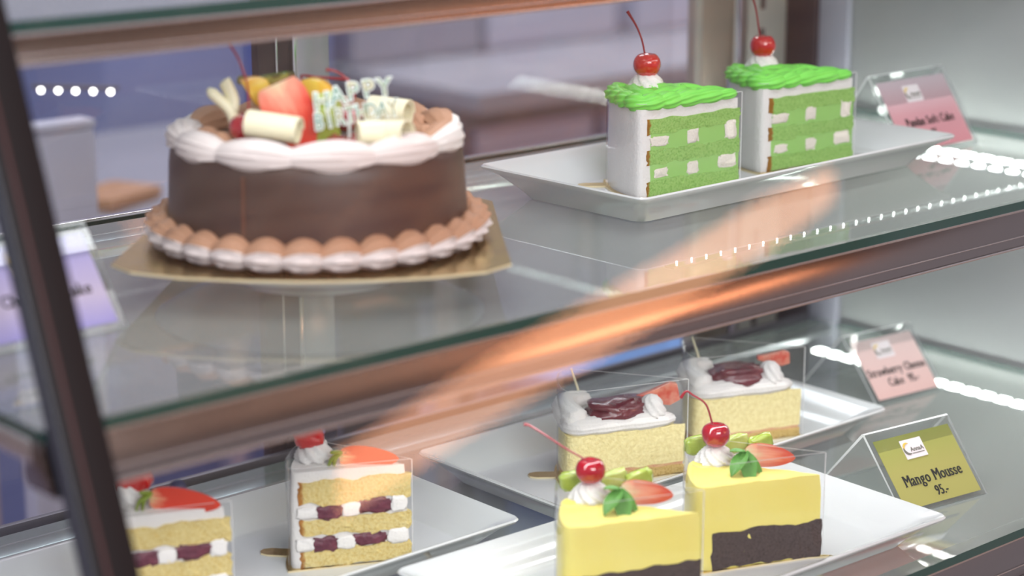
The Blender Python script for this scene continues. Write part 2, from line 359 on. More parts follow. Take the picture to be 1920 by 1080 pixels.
# leaning front post at the left corner
def slanted(name, x, wx, wy, z0, z1, m, yo, parent, bev=0.002):
    v = []
    for z in (z0, z1):
        for dx, dy in ((-1, -1), (1, -1), (1, 1), (-1, 1)): v.append((x+dx*wx/2, yo+TILT*z+dy*wy/2, z))
    return link(name, bevel(mk(name, v, [(0, 1, 2, 3), (7, 6, 5, 4), (0, 4, 5, 1), (1, 5, 6, 2), (2, 6, 7, 3), (3, 7, 4, 0)], m, smooth=False), bev), parent)
t = empty('front_post', (0, 0, 0), 0, 'dark bronze post of the case leaning down the left side of the photo', 'post')
slanted('post_body', 0.526, 0.027, 0.016, -0.50, 0.50, M['post'], 0.936, t)
slanted('post_seam', 0.5195, 0.0022, 0.002, -0.50, 0.50, mat('seam_red', (0.05, 0.012, 0.014), rough=0.4), 0.9272, t, 0.0004)
slanted('post_trim', 0.5125, 0.002, 0.014, -0.50, 0.50, mat('post_blue_grey', (0.035, 0.04, 0.055), rough=0.3), 0.936, t, 0.0004)

# glass: leaning front pane, left end pane, sliding back panes
def quad_pane(name, corners, th, m):
    a, b, c, d = [Vector(p) for p in corners]; n = (b-a).cross(d-a).normalized()*th
    v = [a, b, c, d, a+n, b+n, c+n, d+n]
    me = mk(name, v, [(0, 1, 2, 3), (7, 6, 5, 4), (0, 4, 5, 1), (1, 5, 6, 2), (2, 6, 7, 3), (3, 7, 4, 0)], [m, clear(name+'_inner')], smooth=False)
    nn = n.normalized()
    for p in me.polygons: p.material_index = 0 if p.normal.dot(nn) < -0.9 else 1
    return me
yg = 0.930
o = struct('window_1', quad_pane('front_glass', [(XL+0.03, yg+TILT*-0.5, -0.5), (XR+0.01, yg+TILT*-0.5, -0.5), (XR+0.01, yg+TILT*0.5, 0.5), (XL+0.03, yg+TILT*0.5, 0.5)], 0.004, M['glass_front']))
tag(o, 'leaning clear front glass of the display case, with a warm reflection')
v = [(XL-0.003, 0.95+TILT*-0.5, -0.5), (XL-0.003, YB, -0.5), (XL-0.003, YB, 0.5), (XL-0.003, 0.95+TILT*0.5, 0.5)]
o = struct('window_2', quad_pane('end_glass', v[::-1], 0.003, M['glass_front'])); tag(o, 'clear glass end of the display case behind the dark post')
o = struct('window_3', quad_pane('back_glass', [(XL, YB, -0.5), (1.062, YB, -0.5), (1.062, YB, 0.5), (XL, YB, 0.5)], 0.004, M['glass_back'])); tag(o, 'left sliding glass pane at the back of the case')
o = struct('window_4', quad_pane('back_glass', [(1.02, YB+0.012, -0.5), (1.50, YB+0.012, -0.5), (1.50, YB+0.012, 0.5), (1.02, YB+0.012, 0.5)], 0.004, M['glass_back'])); tag(o, 'right sliding glass pane at the back of the case')

# meeting stiles of the two sliding panes
t = empty('door_stile', (1.03, YB, -0.5), 0, 'dark and chrome upright where the sliding back panes meet, behind the chocolate cake', 'frame')
link('dark_stile', box_mesh('dark_stile', (-0.030, -0.006, 0.5), (0.034, 0.010, 1.0), M['dark'], 0.001), t)
link('bright_edge', box_mesh('bright_edge', (-0.030, -0.012, 0.5), (0.002, 0.003, 1.0), M['chrome'], 0.0004), t)
link('bright_edge', box_mesh('bright_edge', (-0.012, -0.009, 0.5), (0.005, 0.012, 1.0), M['chrome'], 0.0006), t)
link('grey_stile', box_mesh('grey_stile', (0.009, -0.006, 0.5), (0.034, 0.010, 1.0), M['steel'], 0.001), t)

# right end: wall panel, corner frame, shelf standard
o = struct('wall_right', box_mesh('wall_right', (XR+0.012, 1.13, 0.0), (0.02, 0.50, 1.0), M['panel_grey'])); tag(o, 'plain grey end panel of the display case')
t = empty('corner_frame', (1.60, YB, -0.5), 0, 'blurred corner frame of dark, grey and beige uprights at the right back of the case', 'frame')
link('dark_upright', box_mesh('dark_upright', (0.062, -0.020, 0.5), (0.012, 0.040, 1.0), M['dark'], 0.002), t)
link('lilac_upright', box_mesh('lilac_upright', (0.064, -0.060, 0.5), (0.008, 0.038, 1.0), M['panel_lilac'], 0.002), t)
g = MB(); g.box((0.012, 0, 0.5), (0.042, 0.012, 1.0)); g.box((0.052, 0.004, 0.5), (0.03, 0.008, 1.0))
link('grey_upright', bevel(g.mesh('grey_upright', M['grey_metal']), 0.002), t)
me = box_mesh('slot', (0, 0, 0), (0.005, 0.002, 0.022), M['dark'])
for i in range(24): link('slot', me, t, loc=(0.012, -0.007, 0.02+i*0.042))
link('dark_gap', box_mesh('dark_gap', (-0.021, 0.004, 0.5), (0.008, 0.006, 1.0), M['dark']), t)
link('beige_upright', box_mesh('beige_upright', (-0.052, 0.0, 0.5), (0.052, 0.014, 1.0), M['beige_metal'], 0.004), t)
link('bright_edge', box_mesh('bright_edge', (-0.032, -0.009, 0.5), (0.006, 0.006, 1.0), M['chrome'], 0.002), t)
link('bright_edge', box_mesh('bright_edge', (-0.083, -0.002, 0.5), (0.010, 0.012, 1.0), M['grey_metal'], 0.002), t)

# LED strips
def led_strip(p0, p1, pitch, size, m, label, both=None):
    p0 = Vector(p0); p1 = Vector(p1); L = (p1-p0).length; ang = atan2(p1.y-p0.y, p1.x-p0.x)
    t = empty('led_strip', p0, ang, label, 'light')
    link('tape', box_mesh('tape', (L/2, 0, -0.0012), (L, 0.010, 0.002), M['steel'], 0.0003), t)
    me = box_mesh('diode', (0, 0, 0.0012), (size, size, 0.0024), m)
    for i in range(int(L/pitch)): link('diode', me, t, loc=((i+0.5)*pitch, 0, 0))
    return t
led_strip((1.12, 1.076, -0.030), (XR-0.05, 1.076, -0.030), 0.0166, 0.0010, M['led_front'], 'row of tiny white lights just behind the front edge of the upper glass shelf')
led_strip((1.642, 0.985, -0.026), (1.642, 1.36, -0.026), 0.021, 0.0140, M['led'], 'wide bright white light strip, outer of the two at the upper shelf right end')
led_strip((1.606, 1.02, -0.026), (1.606, 1.36, -0.026), 0.019, 0.0080, M['led'], 'thinner white light strip, inner of the two at the upper shelf right end')
led_strip((1.632, 0.90, -0.256), (1.632, 1.36, -0.256), 0.019, 0.0120, M['led'], 'bright white light strip at the right end of the lower shelf')

o = struct('trim_1', box_mesh('case_deck', ((XL+XR)/2, 1.10, -0.4825), (XR-XL-0.01, 0.62, 0.005), mat('deck_light_grey', (0.62, 0.63, 0.64), rough=0.4))); tag(o, 'grey bottom deck of the case below the lower glass shelf')
t = empty('red_glazed_cake', (1.545, 1.16, -0.480), 0, 'salmon red cake with yellow rim on the deck below the lower shelf', 'cake')
v, f = lathe([(0, 0), (0.088, 0), (0.090, 0.01), (0.090, 0.05), (0.084, 0.056), (0, 0.056)], 48); link('cake_body', mk('cake_body', v, f, mat('salmon_glaze', (0.62, 0.13, 0.10), rough=0.3, coat=0.4), angle=40), t)
v, f = lathe([(0.082, 0.050), (0.092, 0.050), (0.094, 0.058), (0.088, 0.062), (0.081, 0.058), (0.082, 0.050)], 48); link('yellow_rim', mk('yellow_rim', v, f, mat('yellow_rim', (0.80, 0.62, 0.22), rough=0.5), angle=60), t)

# ------------------------------------------------------------------ plates
def plate_mesh(name, L, W, h, flare=0.028, th=0.0045):
    """rectangular dish with a flat floor and flared walls"""
    def ring(l, w_, z, r, n=5):
        pts = []
        for cx, cy, a0 in ((l/2-r, w_/2-r, 0), (-l/2+r, w_/2-r, pi/2), (-l/2+r, -w_/2+r, pi), (l/2-r, -w_/2+r, 3*pi/2)):
            for k in range(n+1):
                a = a0 + pi/2*k/n; pts.append((cx+r*cos(a), cy+r*sin(a), z))
        return pts
    fl = flare
    rings = [ring(L-2*fl-0.012, W-2*fl-0.012, 0.0, 0.008), ring(L-2*fl, W-2*fl, 0.0008, 0.010), ring(L-1.55*fl, W-1.55*fl, h*0.30, 0.010), ring(L-0.7*fl, W-0.7*fl, h*0.72, 0.009),
             ring(L-0.002, W-0.002, h-0.0030, 0.008), ring(L, W, h-0.0012, 0.008), ring(L-0.002, W-0.002, h, 0.008), ring(L-0.006, W-0.006, h-0.0006, 0.007),
             ring(L-0.7*fl-0.006, W-0.7*fl-0.006, h*0.72+th*0.5, 0.009), ring(L-1.6*fl-0.006, W-1.6*fl-0.006, h*0.34+th*0.5, 0.010), ring(L-2*fl-0.008, W-2*fl-0.008, th+0.0006, 0.012), ring(L-2*fl-0.016, W-2*fl-0.016, th, 0.012)]
    n = len(rings[0]); v = [p for r in rings for p in r]; f = []
    for i in range(len(rings)-1):
        for k in range(n): f.append((i*n+k, i*n+(k+1) % n, (i+1)*n+(k+1) % n, (i+1)*n+k))
    f.append(tuple(reversed(range(n)))); f.append(tuple((len(rings)-1)*n+k for k in range(n)))
    return mk(name, v, f, M['porcelain'], angle=35)
pm = plate_mesh('serving_plate', 0.400, 0.185, 0.028); pm2 = plate_mesh('serving_plate', 0.385, 0.185, 0.025, flare=0.024)
def plate(me, x, y, z, rz, label):
    return tag(link('serving_plate', me, loc=(x, y, z), rot=(0, 0, rz)), label, 'plate', 'white rectangular serving plates')
plate(pm, 1.283, 1.168, 0, radians(1.2), 'white rectangular porcelain plate under the two green slices')
plate(pm2, 1.036, 0.978, ZL, radians(-1.5), 'white rectangular plate under the two yellow mousse slices')
plate(pm2, 1.212, 1.172, ZL, radians(0), 'white rectangular plate under the two cheesecake slices with dark jam')
plate(pm2, 0.790, 1.183, ZL, radians(0), 'white rectangular plate under the two cream and berry layer slices')

# ------------------------------------------------------------------ cake slices
def hn(x, y, z, s): return noise.noise(Vector((x*s, y*s, z*s)))
def outline(r, phi, o=0.0, ns=26, na=22, soft=0, tipr=0.0):
    """closed outline of a wedge: tip, front side (y=0, x>0), arc back to angle -phi, back side"""
    d = min(o/sin(phi/2), 0.0018); tip = Vector((-d*cos(phi/2), d*sin(phi/2)))
    def isect(a_dir, sgn):
        # point of the offset side line on the offset circle
        n = Vector((-sin(a_dir), cos(a_dir)))*sgn; p = n*o; D = Vector((cos(a_dir), sin(a_dir))); R = r+o
        t = sqrt(max(R*R-o*o, 1e-9)); return p + D*t
    A = isect(0, 1); B = isect(-phi, -1)
    aA, aB = atan2(A.y, A.x), atan2(B.y, B.x); R = r+o
    P = [tip.lerp(A, i/ns) for i in range(ns)] + [Vector((R*cos(aA+(aB-aA)*i/na), R*sin(aA+(aB-aA)*i/na))) for i in range(na)] + [B.lerp(tip, i/ns) for i in range(ns)]
    for _ in range(soft):
        n = len(P); P = [P[i]*0.5+(P[i-1]+P[(i+1) % n])*0.25 if P[i].length > r*0.3 else P[i] for i in range(n)]
    return P
def layer(name, r, phi, z0, z1, m, o=0.0, wav=0.0006, rough=0.0002, soft=2, nz=5, seed=0, rounded=0.0, taper=0.0, zfun=None):
    P = outline(r, phi, o, soft=soft); n = len(P); v = []; f = []
    c = sum(P, Vector((0, 0)))/n
    for j in range(nz+1):
        t = j/nz
        ins = 0.0
        if rounded and t > 0.5:
            zz = (t-0.5)/0.5; ins = rounded*(1-sqrt(max(0, 1-zz*zz)))
        for i, p in enumerate(P):
            zb = z0 + wav*hn(p.x, p.y, z0+seed, 90); zt = z1 + wav*hn(p.x, p.y, z1+seed, 90) + (zfun(p.x, p.y) if zfun else 0)
            q = p + (p-c).normalized()*(rough*hn(p.x, p.y, z0+t*(z1-z0)+seed, 350) - ins - taper*t)
            v.append((q.x, q.y, zb+(zt-zb)*t))
    for j in range(nz):
        for i in range(n): f.append((j*n+i, (j+1)*n+i, (j+1)*n+(i+1) % n, j*n+(i+1) % n))
    # top and bottom as shrinking rings
    for side in (0, 1):
        base = nz*n if side else 0; prev = list(range(base, base+n))
        for k, s in enumerate((0.75, 0.5, 0.25)):
            cur = []
            for i in range(n):
                p = Vector(v[base+i][:2]); q = c.lerp(p, s); z = (z1 + wav*hn(q.x, q.y, z1+seed, 90) + (zfun(q.x, q.y) if zfun else 0)) if side else z0
                cur.append(len(v)); v.append((q.x, q.y, z if side else v[base+i][2]))
            for i in range(n): f.append((prev[i], prev[(i+1) % n], cur[(i+1) % n], cur[i]))
            prev = cur
        f.append(tuple(prev))
    return mk(name, v, f, m, angle=50)
def blob_mesh(name, dims, m, seed=0, rough=0.12, sq=0.5):
    """lumpy rounded block"""
    dx, dy, dz = dims
    def fn(p):
        q = Vector([math.copysign(abs(c)**sq, c) for c in p]); s = 1+rough*noise.noise(p*2.2+Vector((seed, seed*1.7, 0)))
        return Vector((q.x*dx/2*s, q.y*dy/2*s, q.z*dz/2*s))
    v, f = sphere(1, 20, 14, fn); return mk(name, v, f, m, angle=80)
def cake_card(T, rz, r, phi, z, label, ext=0.014, tab=True, q=0.5):
    """gold card under a slice with its pull tab"""
    P = outline(r, phi, 0.003, soft=0, ns=10, na=18)
    n = len(P); pts = []
    for i, p in enumerate(P):
        if i == 0: p = p + Vector((-cos(phi/2), sin(phi/2)))*ext
        pts.append(p)
    mid = -phi*q; k0 = 10+int(18*q)-2; k1 = 10+int(18*q)+2
    if tab:
        D = Vector((cos(mid), sin(mid))); S = Vector((-sin(mid), cos(mid)))
        tabp = [D*(r+0.003)+S*0.007, D*(r+0.018)+S*0.007, D*(r+0.0235)+S*0.0045, D*(r+0.025), D*(r+0.0235)-S*0.0045, D*(r+0.018)-S*0.007, D*(r+0.003)-S*0.007]
        pts = pts[:k0] + tabp + pts[k1+1:]
    n = len(pts); v = [(p.x, p.y, 0) for p in pts] + [(p.x, p.y, 0.0012) for p in pts]
    f = [tuple(reversed(range(n))), tuple(range(n, 2*n))] + [(i, (i+1) % n, n+(i+1) % n, n+i) for i in range(n)]
    me = mk('cake_card', v, f, [M['gold'], M['gold_edge']], smooth=False, fm=[0, 0]+[1]*n)
    return tag(link('cake_card', me, loc=(T[0], T[1], z), rot=(0, 0, rz)), label, 'cake board', 'gold cards under the slices')
def film_mesh(r, phi, z0, z1, o=0.0012, soft=6, seed=0, amp=0.0005):
    P = outline(r, phi, o, soft=soft); n = len(P); v = []; f = []; nz = 6
    for j in range(nz+1):
        t = j/nz
        for p in P:
            d = p.normalized() if p.length > 1e-6 else Vector((0, 1))
            q = p + d*amp*hn(p.x, p.y, t*0.1+seed, 45); v.append((q.x, q.y, z0+(z1-z0)*t))
    # double wall so that it is a real thin sheet
    m = len(v)
    c = sum(P, Vector((0, 0)))/n
    for j in range(nz):
        for i in range(n): f.append((j*n+i, j*n+(i+1) % n, (j+1)*n+(i+1) % n, (j+1)*n+i))
    k = len(f); b = nz*n; m0 = len(v)
    for i in range(n): q = v[b+i]; v.append((q[0], q[1], q[2]+0.0006))
    for i in range(n): f.append((b+i, b+(i+1) % n, m0+(i+1) % n, m0+i))
    tp = P[0]; e = Vector((-cos(phi/2), sin(phi/2))); m1 = len(v); w_ = Vector((-e.y, e.x))*0.0004
    for z in (z0, z1):
        for q in (tp+w_, tp+w_+e*0.0008, tp-w_+e*0.0008, tp-w_): v.append((q.x, q.y, z))
    f += [(m1, m1+1, m1+5, m1+4), (m1+1, m1+2, m1+6, m1+5), (m1+2, m1+3, m1+7, m1+6)]
    return mk('film_wrap', v, f, [M['film'], M['film_rim']], angle=70, fm=[0]*k+[1]*(n+3))
def piped_rosette(r, h, m, turns=1.0, lobes=7, name='cream_rosette'):
    v = []; f = []; nz, ns = 10, 42
    for j in range(nz+1):
        t = j/nz; rr = r*(1-t)**0.40*(1.0 if t > 0.12 else 0.86+1.2*t) 
        for k in range(ns):
            a = 2*pi*k/ns; q = rr*(1+0.13*cos(lobes*(a+t*1.6*turns)))
            v.append((q*cos(a), q*sin(a), h*t))
    for j in range(nz):
        for k in range(ns): f.append((j*ns+k, j*ns+(k+1) % ns, (j+1)*ns+(k+1) % ns, (j+1)*ns+k))
    f.append(tuple(range(ns)))
    return mk(name, v, f, m, angle=80)
def to_tip(P, R, reach=0.055, pull=0.80):
    for i, p in enumerate(P):
        l = sqrt(p[0]**2+p[1]**2)
        if l < reach:
            k = 1-pull*(1-l/reach)**1.0*(1 if l < reach else 0); P[i] = Vector((p[0]*k, p[1]*k, p[2]-0.0015*(1-k))); R[i] *= 0.48+0.52*min(1, l*k/0.040)
    return P, R
def rope(path_pts, rad, m, name, n=160, lobes=6, depth=0.16, per=0.5, shells=0, closed=False, flat=1.0):
    P = spline(path_pts, n); R = []
    for i in range(n):
        t = i/(n-1); s = 1.0
        if shells: s = 0.80+0.26*abs(sin(pi*shells*t))**0.6
        if not closed: s *= min(1, 0.25+min(t, 1-t)*n/7)
        R.append(rad*s)
    v, f = sweep(P, R, 24, lobes, depth, per, closed=False, flat=flat, up=(0, 0, 1)); return v, f
def cherry(loc, r, label, stem_pts=None, m='cherry', group='glossy red cherries on the slices', squash=0.95, seed=0):
    """stem_pts: offsets (right, away, up) from the cherry's middle"""
    def fn(p):
        s = 1-0.16*max(0, p.z)**6*1.5 + 0.03*noise.noise(p*1.7+Vector((seed, 0, 0)))
        if p.z > 0.8: s -= 0.35*(p.z-0.8)
        return Vector((p.x*r*s, p.y*r*s, p.z*r*s*squash))
    v, f = sphere(1, 28, 20, fn)
    o = link('cherry', mk('cherry', v, f, M[m], angle=80), loc=loc, rot=(0, 0, seed)); tag(o, label, 'cherry', group)
    if stem_pts:
        P = spline([RV*a+AV*b+UV_*c for a, b, c in stem_pts], 26); n = len(P)
        R = [0.00075+0.0006*(i/(n-1))**5 for i in range(n)]
        v, f = sweep(P, R, 8); s = link('stem', mk('stem', v, f, M['stem']), o); s.rotation_euler = (0, 0, -seed)
    return o
straw_cut = None
def strawberry_half(loc, L, W, T, rot, label, name='strawberry_half', cut='pale', leaves=True, group=None, seed=0, pale=1.0, t0=0.02):
    """half berry: flat cut face towards local -y, axis along local +x (calyx at 0, tip at L)"""
    prof = lambda t: (max(0, t)**0.32)*(1-t)**0.62*1.62 if t < 1 else 0
    n, seg = 22, 16; v = []; f = []
    for i in range(n+1):
        t = t0+(1-t0)*i/n; w_ = W/2*min(1.0, prof(t)*(1.0))
        for k in range(seg+1):
            a = pi*k/seg; v.append((t*L, sin(a)*w_*2*T/W*0.98, cos(a)*w_))
    for i in range(n):
        for k in range(seg): f.append((i*(seg+1)+k, (i+1)*(seg+1)+k, (i+1)*(seg+1)+k+1, i*(seg+1)+k+1))
    f.append(tuple(range(seg+1)))
    skin_n = len(f)
    # cut face as its own strip, slightly domed
    for i in range(n): f.append((i*(seg+1), i*(seg+1)+seg, (i+1)*(seg+1)+seg, (i+1)*(seg+1)))
    me = mk(name, v, f, [M['berry_skin'], M[{'pale': 'berry_cut', 'big': 'berry_cut_big'}.get(cut, 'berry_cut_red')]], fm=[0]*skin_n+[1]*n, angle=35)
    me.transform(Matrix.Diagonal((1, 1, 1, 1)))
    o = link(name, me, loc=loc, rot=rot); tag(o, label, 'strawberry', group)
    if leaves:
        g = MB()
        for i, (dx_, dz_) in enumerate(((-0.006, -0.014), (-0.001, -0.011), (-0.004, 0.004))):
            b = [(0.002, 0, 0.004), (dx_*0.6-0.002, -0.0035, dz_*0.35+0.003), (dx_-0.002, -0.004, dz_)]
            v, f = sweep(spline(b, 7), [0.0016, 0.0028, 0.0028, 0.0026, 0.0022, 0.0014, 0.0004], 8, flat=0.45); g.add(v, f)
        link('calyx', g.mesh('calyx', M['calyx'], smooth=True), o)
    return o
def berry_mat(name, base, tip, lmax, mark):
    """cut strawberry: pale near the calyx and the core, red outwards, fine rays"""
    m = mat(name, tip, rough=0.3, coat=0.4); nt = m.node_tree; b = nt.nodes['Principled BSDF']; tc = next(n for n in nt.nodes if n.type == 'TEX_COORD')
    sx = nt.nodes.new('ShaderNodeSeparateXYZ'); nt.links.new(tc.outputs['Object'], sx.inputs[0])
    az = nt.nodes.new('ShaderNodeMath'); az.operation = 'ABSOLUTE'; nt.links.new(sx.outputs[2], az.inputs[0])
    sm = nt.nodes.new('ShaderNodeMath'); sm.operation = 'MULTIPLY_ADD'; sm.inputs[1].default_value = 1.1; nt.links.new(az.outputs[0], sm.inputs[0]); nt.links.new(sx.outputs[0], sm.inputs[2])
    mp = nt.nodes.new('ShaderNodeMapping'); mp.inputs['Scale'].default_value = (60, 1, 420); nt.links.new(tc.outputs['Object'], mp.inputs[0])
    n = nt.nodes.new('ShaderNodeTexNoise'); n.inputs['Scale'].default_value = 1; nt.links.new(mp.outputs[0], n.inputs['Vector'])
    ad = nt.nodes.new('ShaderNodeMath'); ad.operation = 'MULTIPLY_ADD'; ad.inputs[1].default_value = 0.022; nt.links.new(n.outputs['Fac'], ad.inputs[0]); nt.links.new(sm.outputs[0], ad.inputs[2])
    mr = nt.nodes.new('ShaderNodeMapRange'); mr.inputs['From Min'].default_value = 0.011; mr.inputs['From Max'].default_value = lmax; nt.links.new(ad.outputs[0], mr.inputs['Value'])
    r = nt.nodes.new('ShaderNodeValToRGB'); r.color_ramp.elements[0].color = (*base, 1); r.color_ramp.elements[1].color = (*tip, 1)
    e = r.color_ramp.elements.new(mark); e.color = (base[0]*0.5+tip[0]*0.5+0.1, base[1]*0.45, base[2]*0.5, 1)
    nt.links.new(mr.outputs['Result'], r.inputs['Fac']); nt.links.new(r.outputs['Color'], b.inputs['Base Color'])
    return m
M['berry_skin'] = mat('strawberry_skin', (0.52, 0.020, 0.018), rough=0.25, coat=0.5, bump=(260, 0.0015), var=(200, (0.62, 0.10, 0.05), 0.12))
M['berry_cut'] = berry_mat('strawberry_cut_face', (0.80, 0.76, 0.52), (0.68, 0.08, 0.05), 0.046, 0.5)
M['berry_cut_big'] = berry_mat('strawberry_cut_face_large', (0.80, 0.80, 0.50), (0.70, 0.05, 0.03), 0.050, 0.42)
M['berry_cut_red'] = berry_mat('strawberry_cut_face_red', (0.72, 0.66, 0.34), (0.66, 0.05, 0.025), 0.026, 0.45)
def leaf_sprig(loc, rz, leaves, label, m='leaf', group=None):
    """leaves: (length, width, heading, pitch)"""
    t = MB(); per = []
    for (L, W, h, p) in leaves:
        n = 10; v = []; f = []
        for i in range(n+1):
            s = i/n; w_ = W/2*sin(pi*min(1, s*0.93+0.05))**0.8; z = L*s*sin(p)-0.25*L*s*s
            x = L*s*cos(p)
            for k in (-1, -0.5, 0, 0.5, 1): v.append((x, k*w_, z+0.12*W*abs(k) + 0.0004))
            for k in (-1, -0.5, 0, 0.5, 1): v.append((x, k*w_, z+0.12*W*abs(k)))
        for i in range(n):
            a = i*10; b = a+10
            for k in range(4):
                f.append((a+k, a+k+1, b+k+1, b+k)); f.append((a+5+k, b+5+k, b+6+k, a+6+k))
            f.append((a, b, b+5, a+5)); f.append((a+4, a+9, b+9, b+4))
        R = Matrix.Rotation(h, 3, 'Z'); per.append(([R @ Vector(q) for q in v], f))
    o = empty('mint_sprig', loc, rz, label, 'leaf', group)
    for v, f in per: link('leaf', mk('leaf', v, f, M[m], angle=60), o)
    return o

# --- two green (pandan) slices
def pandan(T, rz, r, phi, label, k):
    z = 0.0058
    cake_card(T, rz, r, phi, z-0.0012, 'gold card with a round tab under the %s green slice' % k, ext=0.002, q=0.78)
    s = empty('cake_slice', (T[0], T[1], z), rz, label, 'cake', 'green layered slices')
    H = 0.071
    link('frosting', layer('frosting', r, phi, 0.0, H, M['cream'], o=-0.0006, rough=0.0006, wav=0.0), s)
    for z0, z1, m in ((0.0003, 0.0125, 'green_sponge_low'), (0.0255, 0.0375, 'green_sponge'), (0.0500, 0.0625, 'green_sponge')):
        link('sponge_layer', layer('sponge_layer', r-0.0075, phi, z0, z1, M[m], o=0.0004, wav=0.0018, rough=0.0016, soft=1, seed=T[0]*10+z0), s)
    for z0, z1 in ((0.0110, 0.0268), (0.0360, 0.0515)):
        link('custard_layer', layer('custard_layer', r-0.0090, phi, z0, z1, M['green_jelly'], o=0.0001, wav=0.0014, rough=0.0003, seed=z0), s)
    for x, zc, dx, dz in ((r-0.021, 0.0445, 0.019, 0.0080), (r*0.475, 0.0450, 0.0125, 0.0115), (0.0095, 0.0450, 0.013, 0.0150),
                          (r-0.023, 0.0185, 0.015, 0.0070), (r*0.47, 0.0185, 0.0125, 0.0100), (0.0125, 0.0200, 0.019, 0.0110)):
        link('cream_cube', blob_mesh('cream_cube', (dx, 0.004, dz), M['cream_filling'], seed=x*90+zc*50+T[0]*40, rough=0.30, sq=0.35), s).location = (x, -0.0012, zc)
    # piped topping
    g = MB(); v, f = [], []
    P = outline(r, phi, -0.0050, soft=5)
    n = len(P); path = [(p.x, p.y, H+0.0045) for p in P]
    dense = []
    for i in range(n):
        a, b = Vector(path[i]), Vector(path[(i+1) % n]); dense += [a, a.lerp(b, 0.5)]
    R = []; tot = len(dense)
    for i in range(tot): R.append(0.0082*(0.80+0.28*abs(sin(pi*14.5*i/tot))**0.6))
    dense, R = to_tip(dense, R)
    v, f = sweep(dense, R, 40, 9, 0.11, 0.42, closed=True, flat=0.80, up=(0, 0, 1)); g.add(v, f)
    P2 = outline(r, phi, -0.0175, soft=8); path = [(p.x, p.y, H+0.0052) for p in P2]
    v, f = sweep(path, [0.0075]*len(path), 20, 6, 0.15, 0.5, closed=True, up=(0, 0, 1)); g.add(v, f)
    link('piped_topping', g.mesh('piped_topping', M['green_cream'], smooth=True, angle=80), s)
    link('film_wrap', film_mesh(r, phi, 0.0004, H+0.0045, o=0.0016, seed=r*7), s)
    return s
p1 = pandan((1.266, 1.140), radians(176), 0.108, radians(43), 'green layered slice with cherry, nearer the chocolate cake', 'left')
p2 = pandan((1.420, 1.146), radians(176), 0.110, radians(43), 'green layered slice with cherry, beside the pink price card', 'right')
def on_cream(slice_o, wx, wy, H, r, h, m='cream', name='cream_rosette', lobes=7):
    """rosette at world x, y on a slice"""
    q = slice_o.matrix_world.inverted() if False else None
    loc = Vector((wx, wy, 0)) - Vector((slice_o.location.x, slice_o.location.y, 0)); loc.rotate(Matrix.Rotation(-slice_o.rotation_euler.z, 3, 'Z'))
    o = link(name, piped_rosette(r, h, M[m], lobes=lobes, name=name), slice_o); o.location = (loc.x, loc.y, H); return o
on_cream(p1, 1.207, 1.189, 0.0765, 0.0165, 0.0165, lobes=9); on_cream(p2, 1.362, 1.201, 0.0765, 0.0165, 0.0165, lobes=9)
cherry((1.207, 1.189, 0.1045), 0.0112, 'shiny red cherry on the green slice nearer the chocolate cake', [(-0.002, 0, 0.009), (-0.0045, 0, 0.020), (-0.009, 0.002, 0.031), (-0.0165, 0.003, 0.043)], seed=0.4, squash=1.02)
cherry((1.362, 1.201, 0.1045), 0.0112, 'shiny red cherry on the green slice by the pink card', [(-0.003, 0, 0.009), (-0.0045, 0, 0.018), (-0.0075, 0.001, 0.034), (-0.014, 0.002, 0.052)], seed=2.0, squash=1.02)

# --- cream and berry layer slices (lower left)
def fruit_slice(T, rz, r, phi, label, k, seed):
    z = ZL+0.0058
    cake_card(T, rz, r, phi, z-0.0012, 'gold card under the cream and berry slice %s' % k, ext=0.021)
    s = empty('cake_slice', (T[0], T[1], z), rz, label, 'cake', 'cream and berry layer slices')
    H = 0.073
    link('frosting', layer('frosting', r, phi, 0.0, H, M['cream'], o=-0.0007, rough=0.0005, wav=0.0, rounded=0.002), s)
    for z0, z1 in ((0.0003, 0.0140), (0.0235, 0.0380), (0.0480, 0.0655)):
        link('sponge_layer', layer('sponge_layer', r-0.0065, phi, z0, z1, M['yellow_sponge'], o=0.0005, wav=0.0045, rough=0.0020, soft=1, seed=seed+z0), s)
    for x, zc, dx, dz in ((0.060, 0.0420, 0.021, 0.0110), (0.026, 0.0440, 0.026, 0.0110), (0.064, 0.0170, 0.021, 0.0120), (0.031, 0.0185, 0.027, 0.0095)):
        link('berry_filling', blob_mesh('berry_filling', (dx, 0.005, dz), M['jam_dull'], seed=x*90+zc*50+seed, rough=0.45, sq=0.7), s).location = (x*r/0.09, -0.0008, zc)
    for x, zc, dx, dz in ((0.0445, 0.0425, 0.014, 0.0105), (0.008, 0.0440, 0.012, 0.0120), (0.0485, 0.0175, 0.014, 0.0100), (0.009, 0.0190, 0.016, 0.0110), (0.077, 0.0425, 0.016, 0.0090), (0.079, 0.0180, 0.014, 0.0100)):
        link('cream_filling', blob_mesh('cream_filling', (dx, 0.004, dz), M['cream'], seed=x*70+zc*60+seed, rough=0.22, sq=0.5), s).location = (x*r/0.09, -0.0004, zc)
    link('film_wrap', film_mesh(r, phi, 0.0004, H+0.004, o=0.0016, seed=seed, amp=0.0011), s)
    on_cream(s, *[c for c in off((T[0], T[1], 0), -0.070, 0.012)[:2]], H, 0.0145, 0.018, name='cream_rosette')
    return s
f3 = fruit_slice((0.899, 1.122), radians(153), 0.088, radians(44), 'cream and berry layer slice with a strawberry, standing left of the empty plate area', 'in the middle of the photo', 1.3)
f4 = fruit_slice((0.751, 1.136), radians(158), 0.088, radians(44), 'cream and berry layer slice cut by the lower edge, beside the dark post', 'beside the dark post', 4.1)
f3['label'] = 'cream and berry layer slice standing fully in view on the lower shelf'
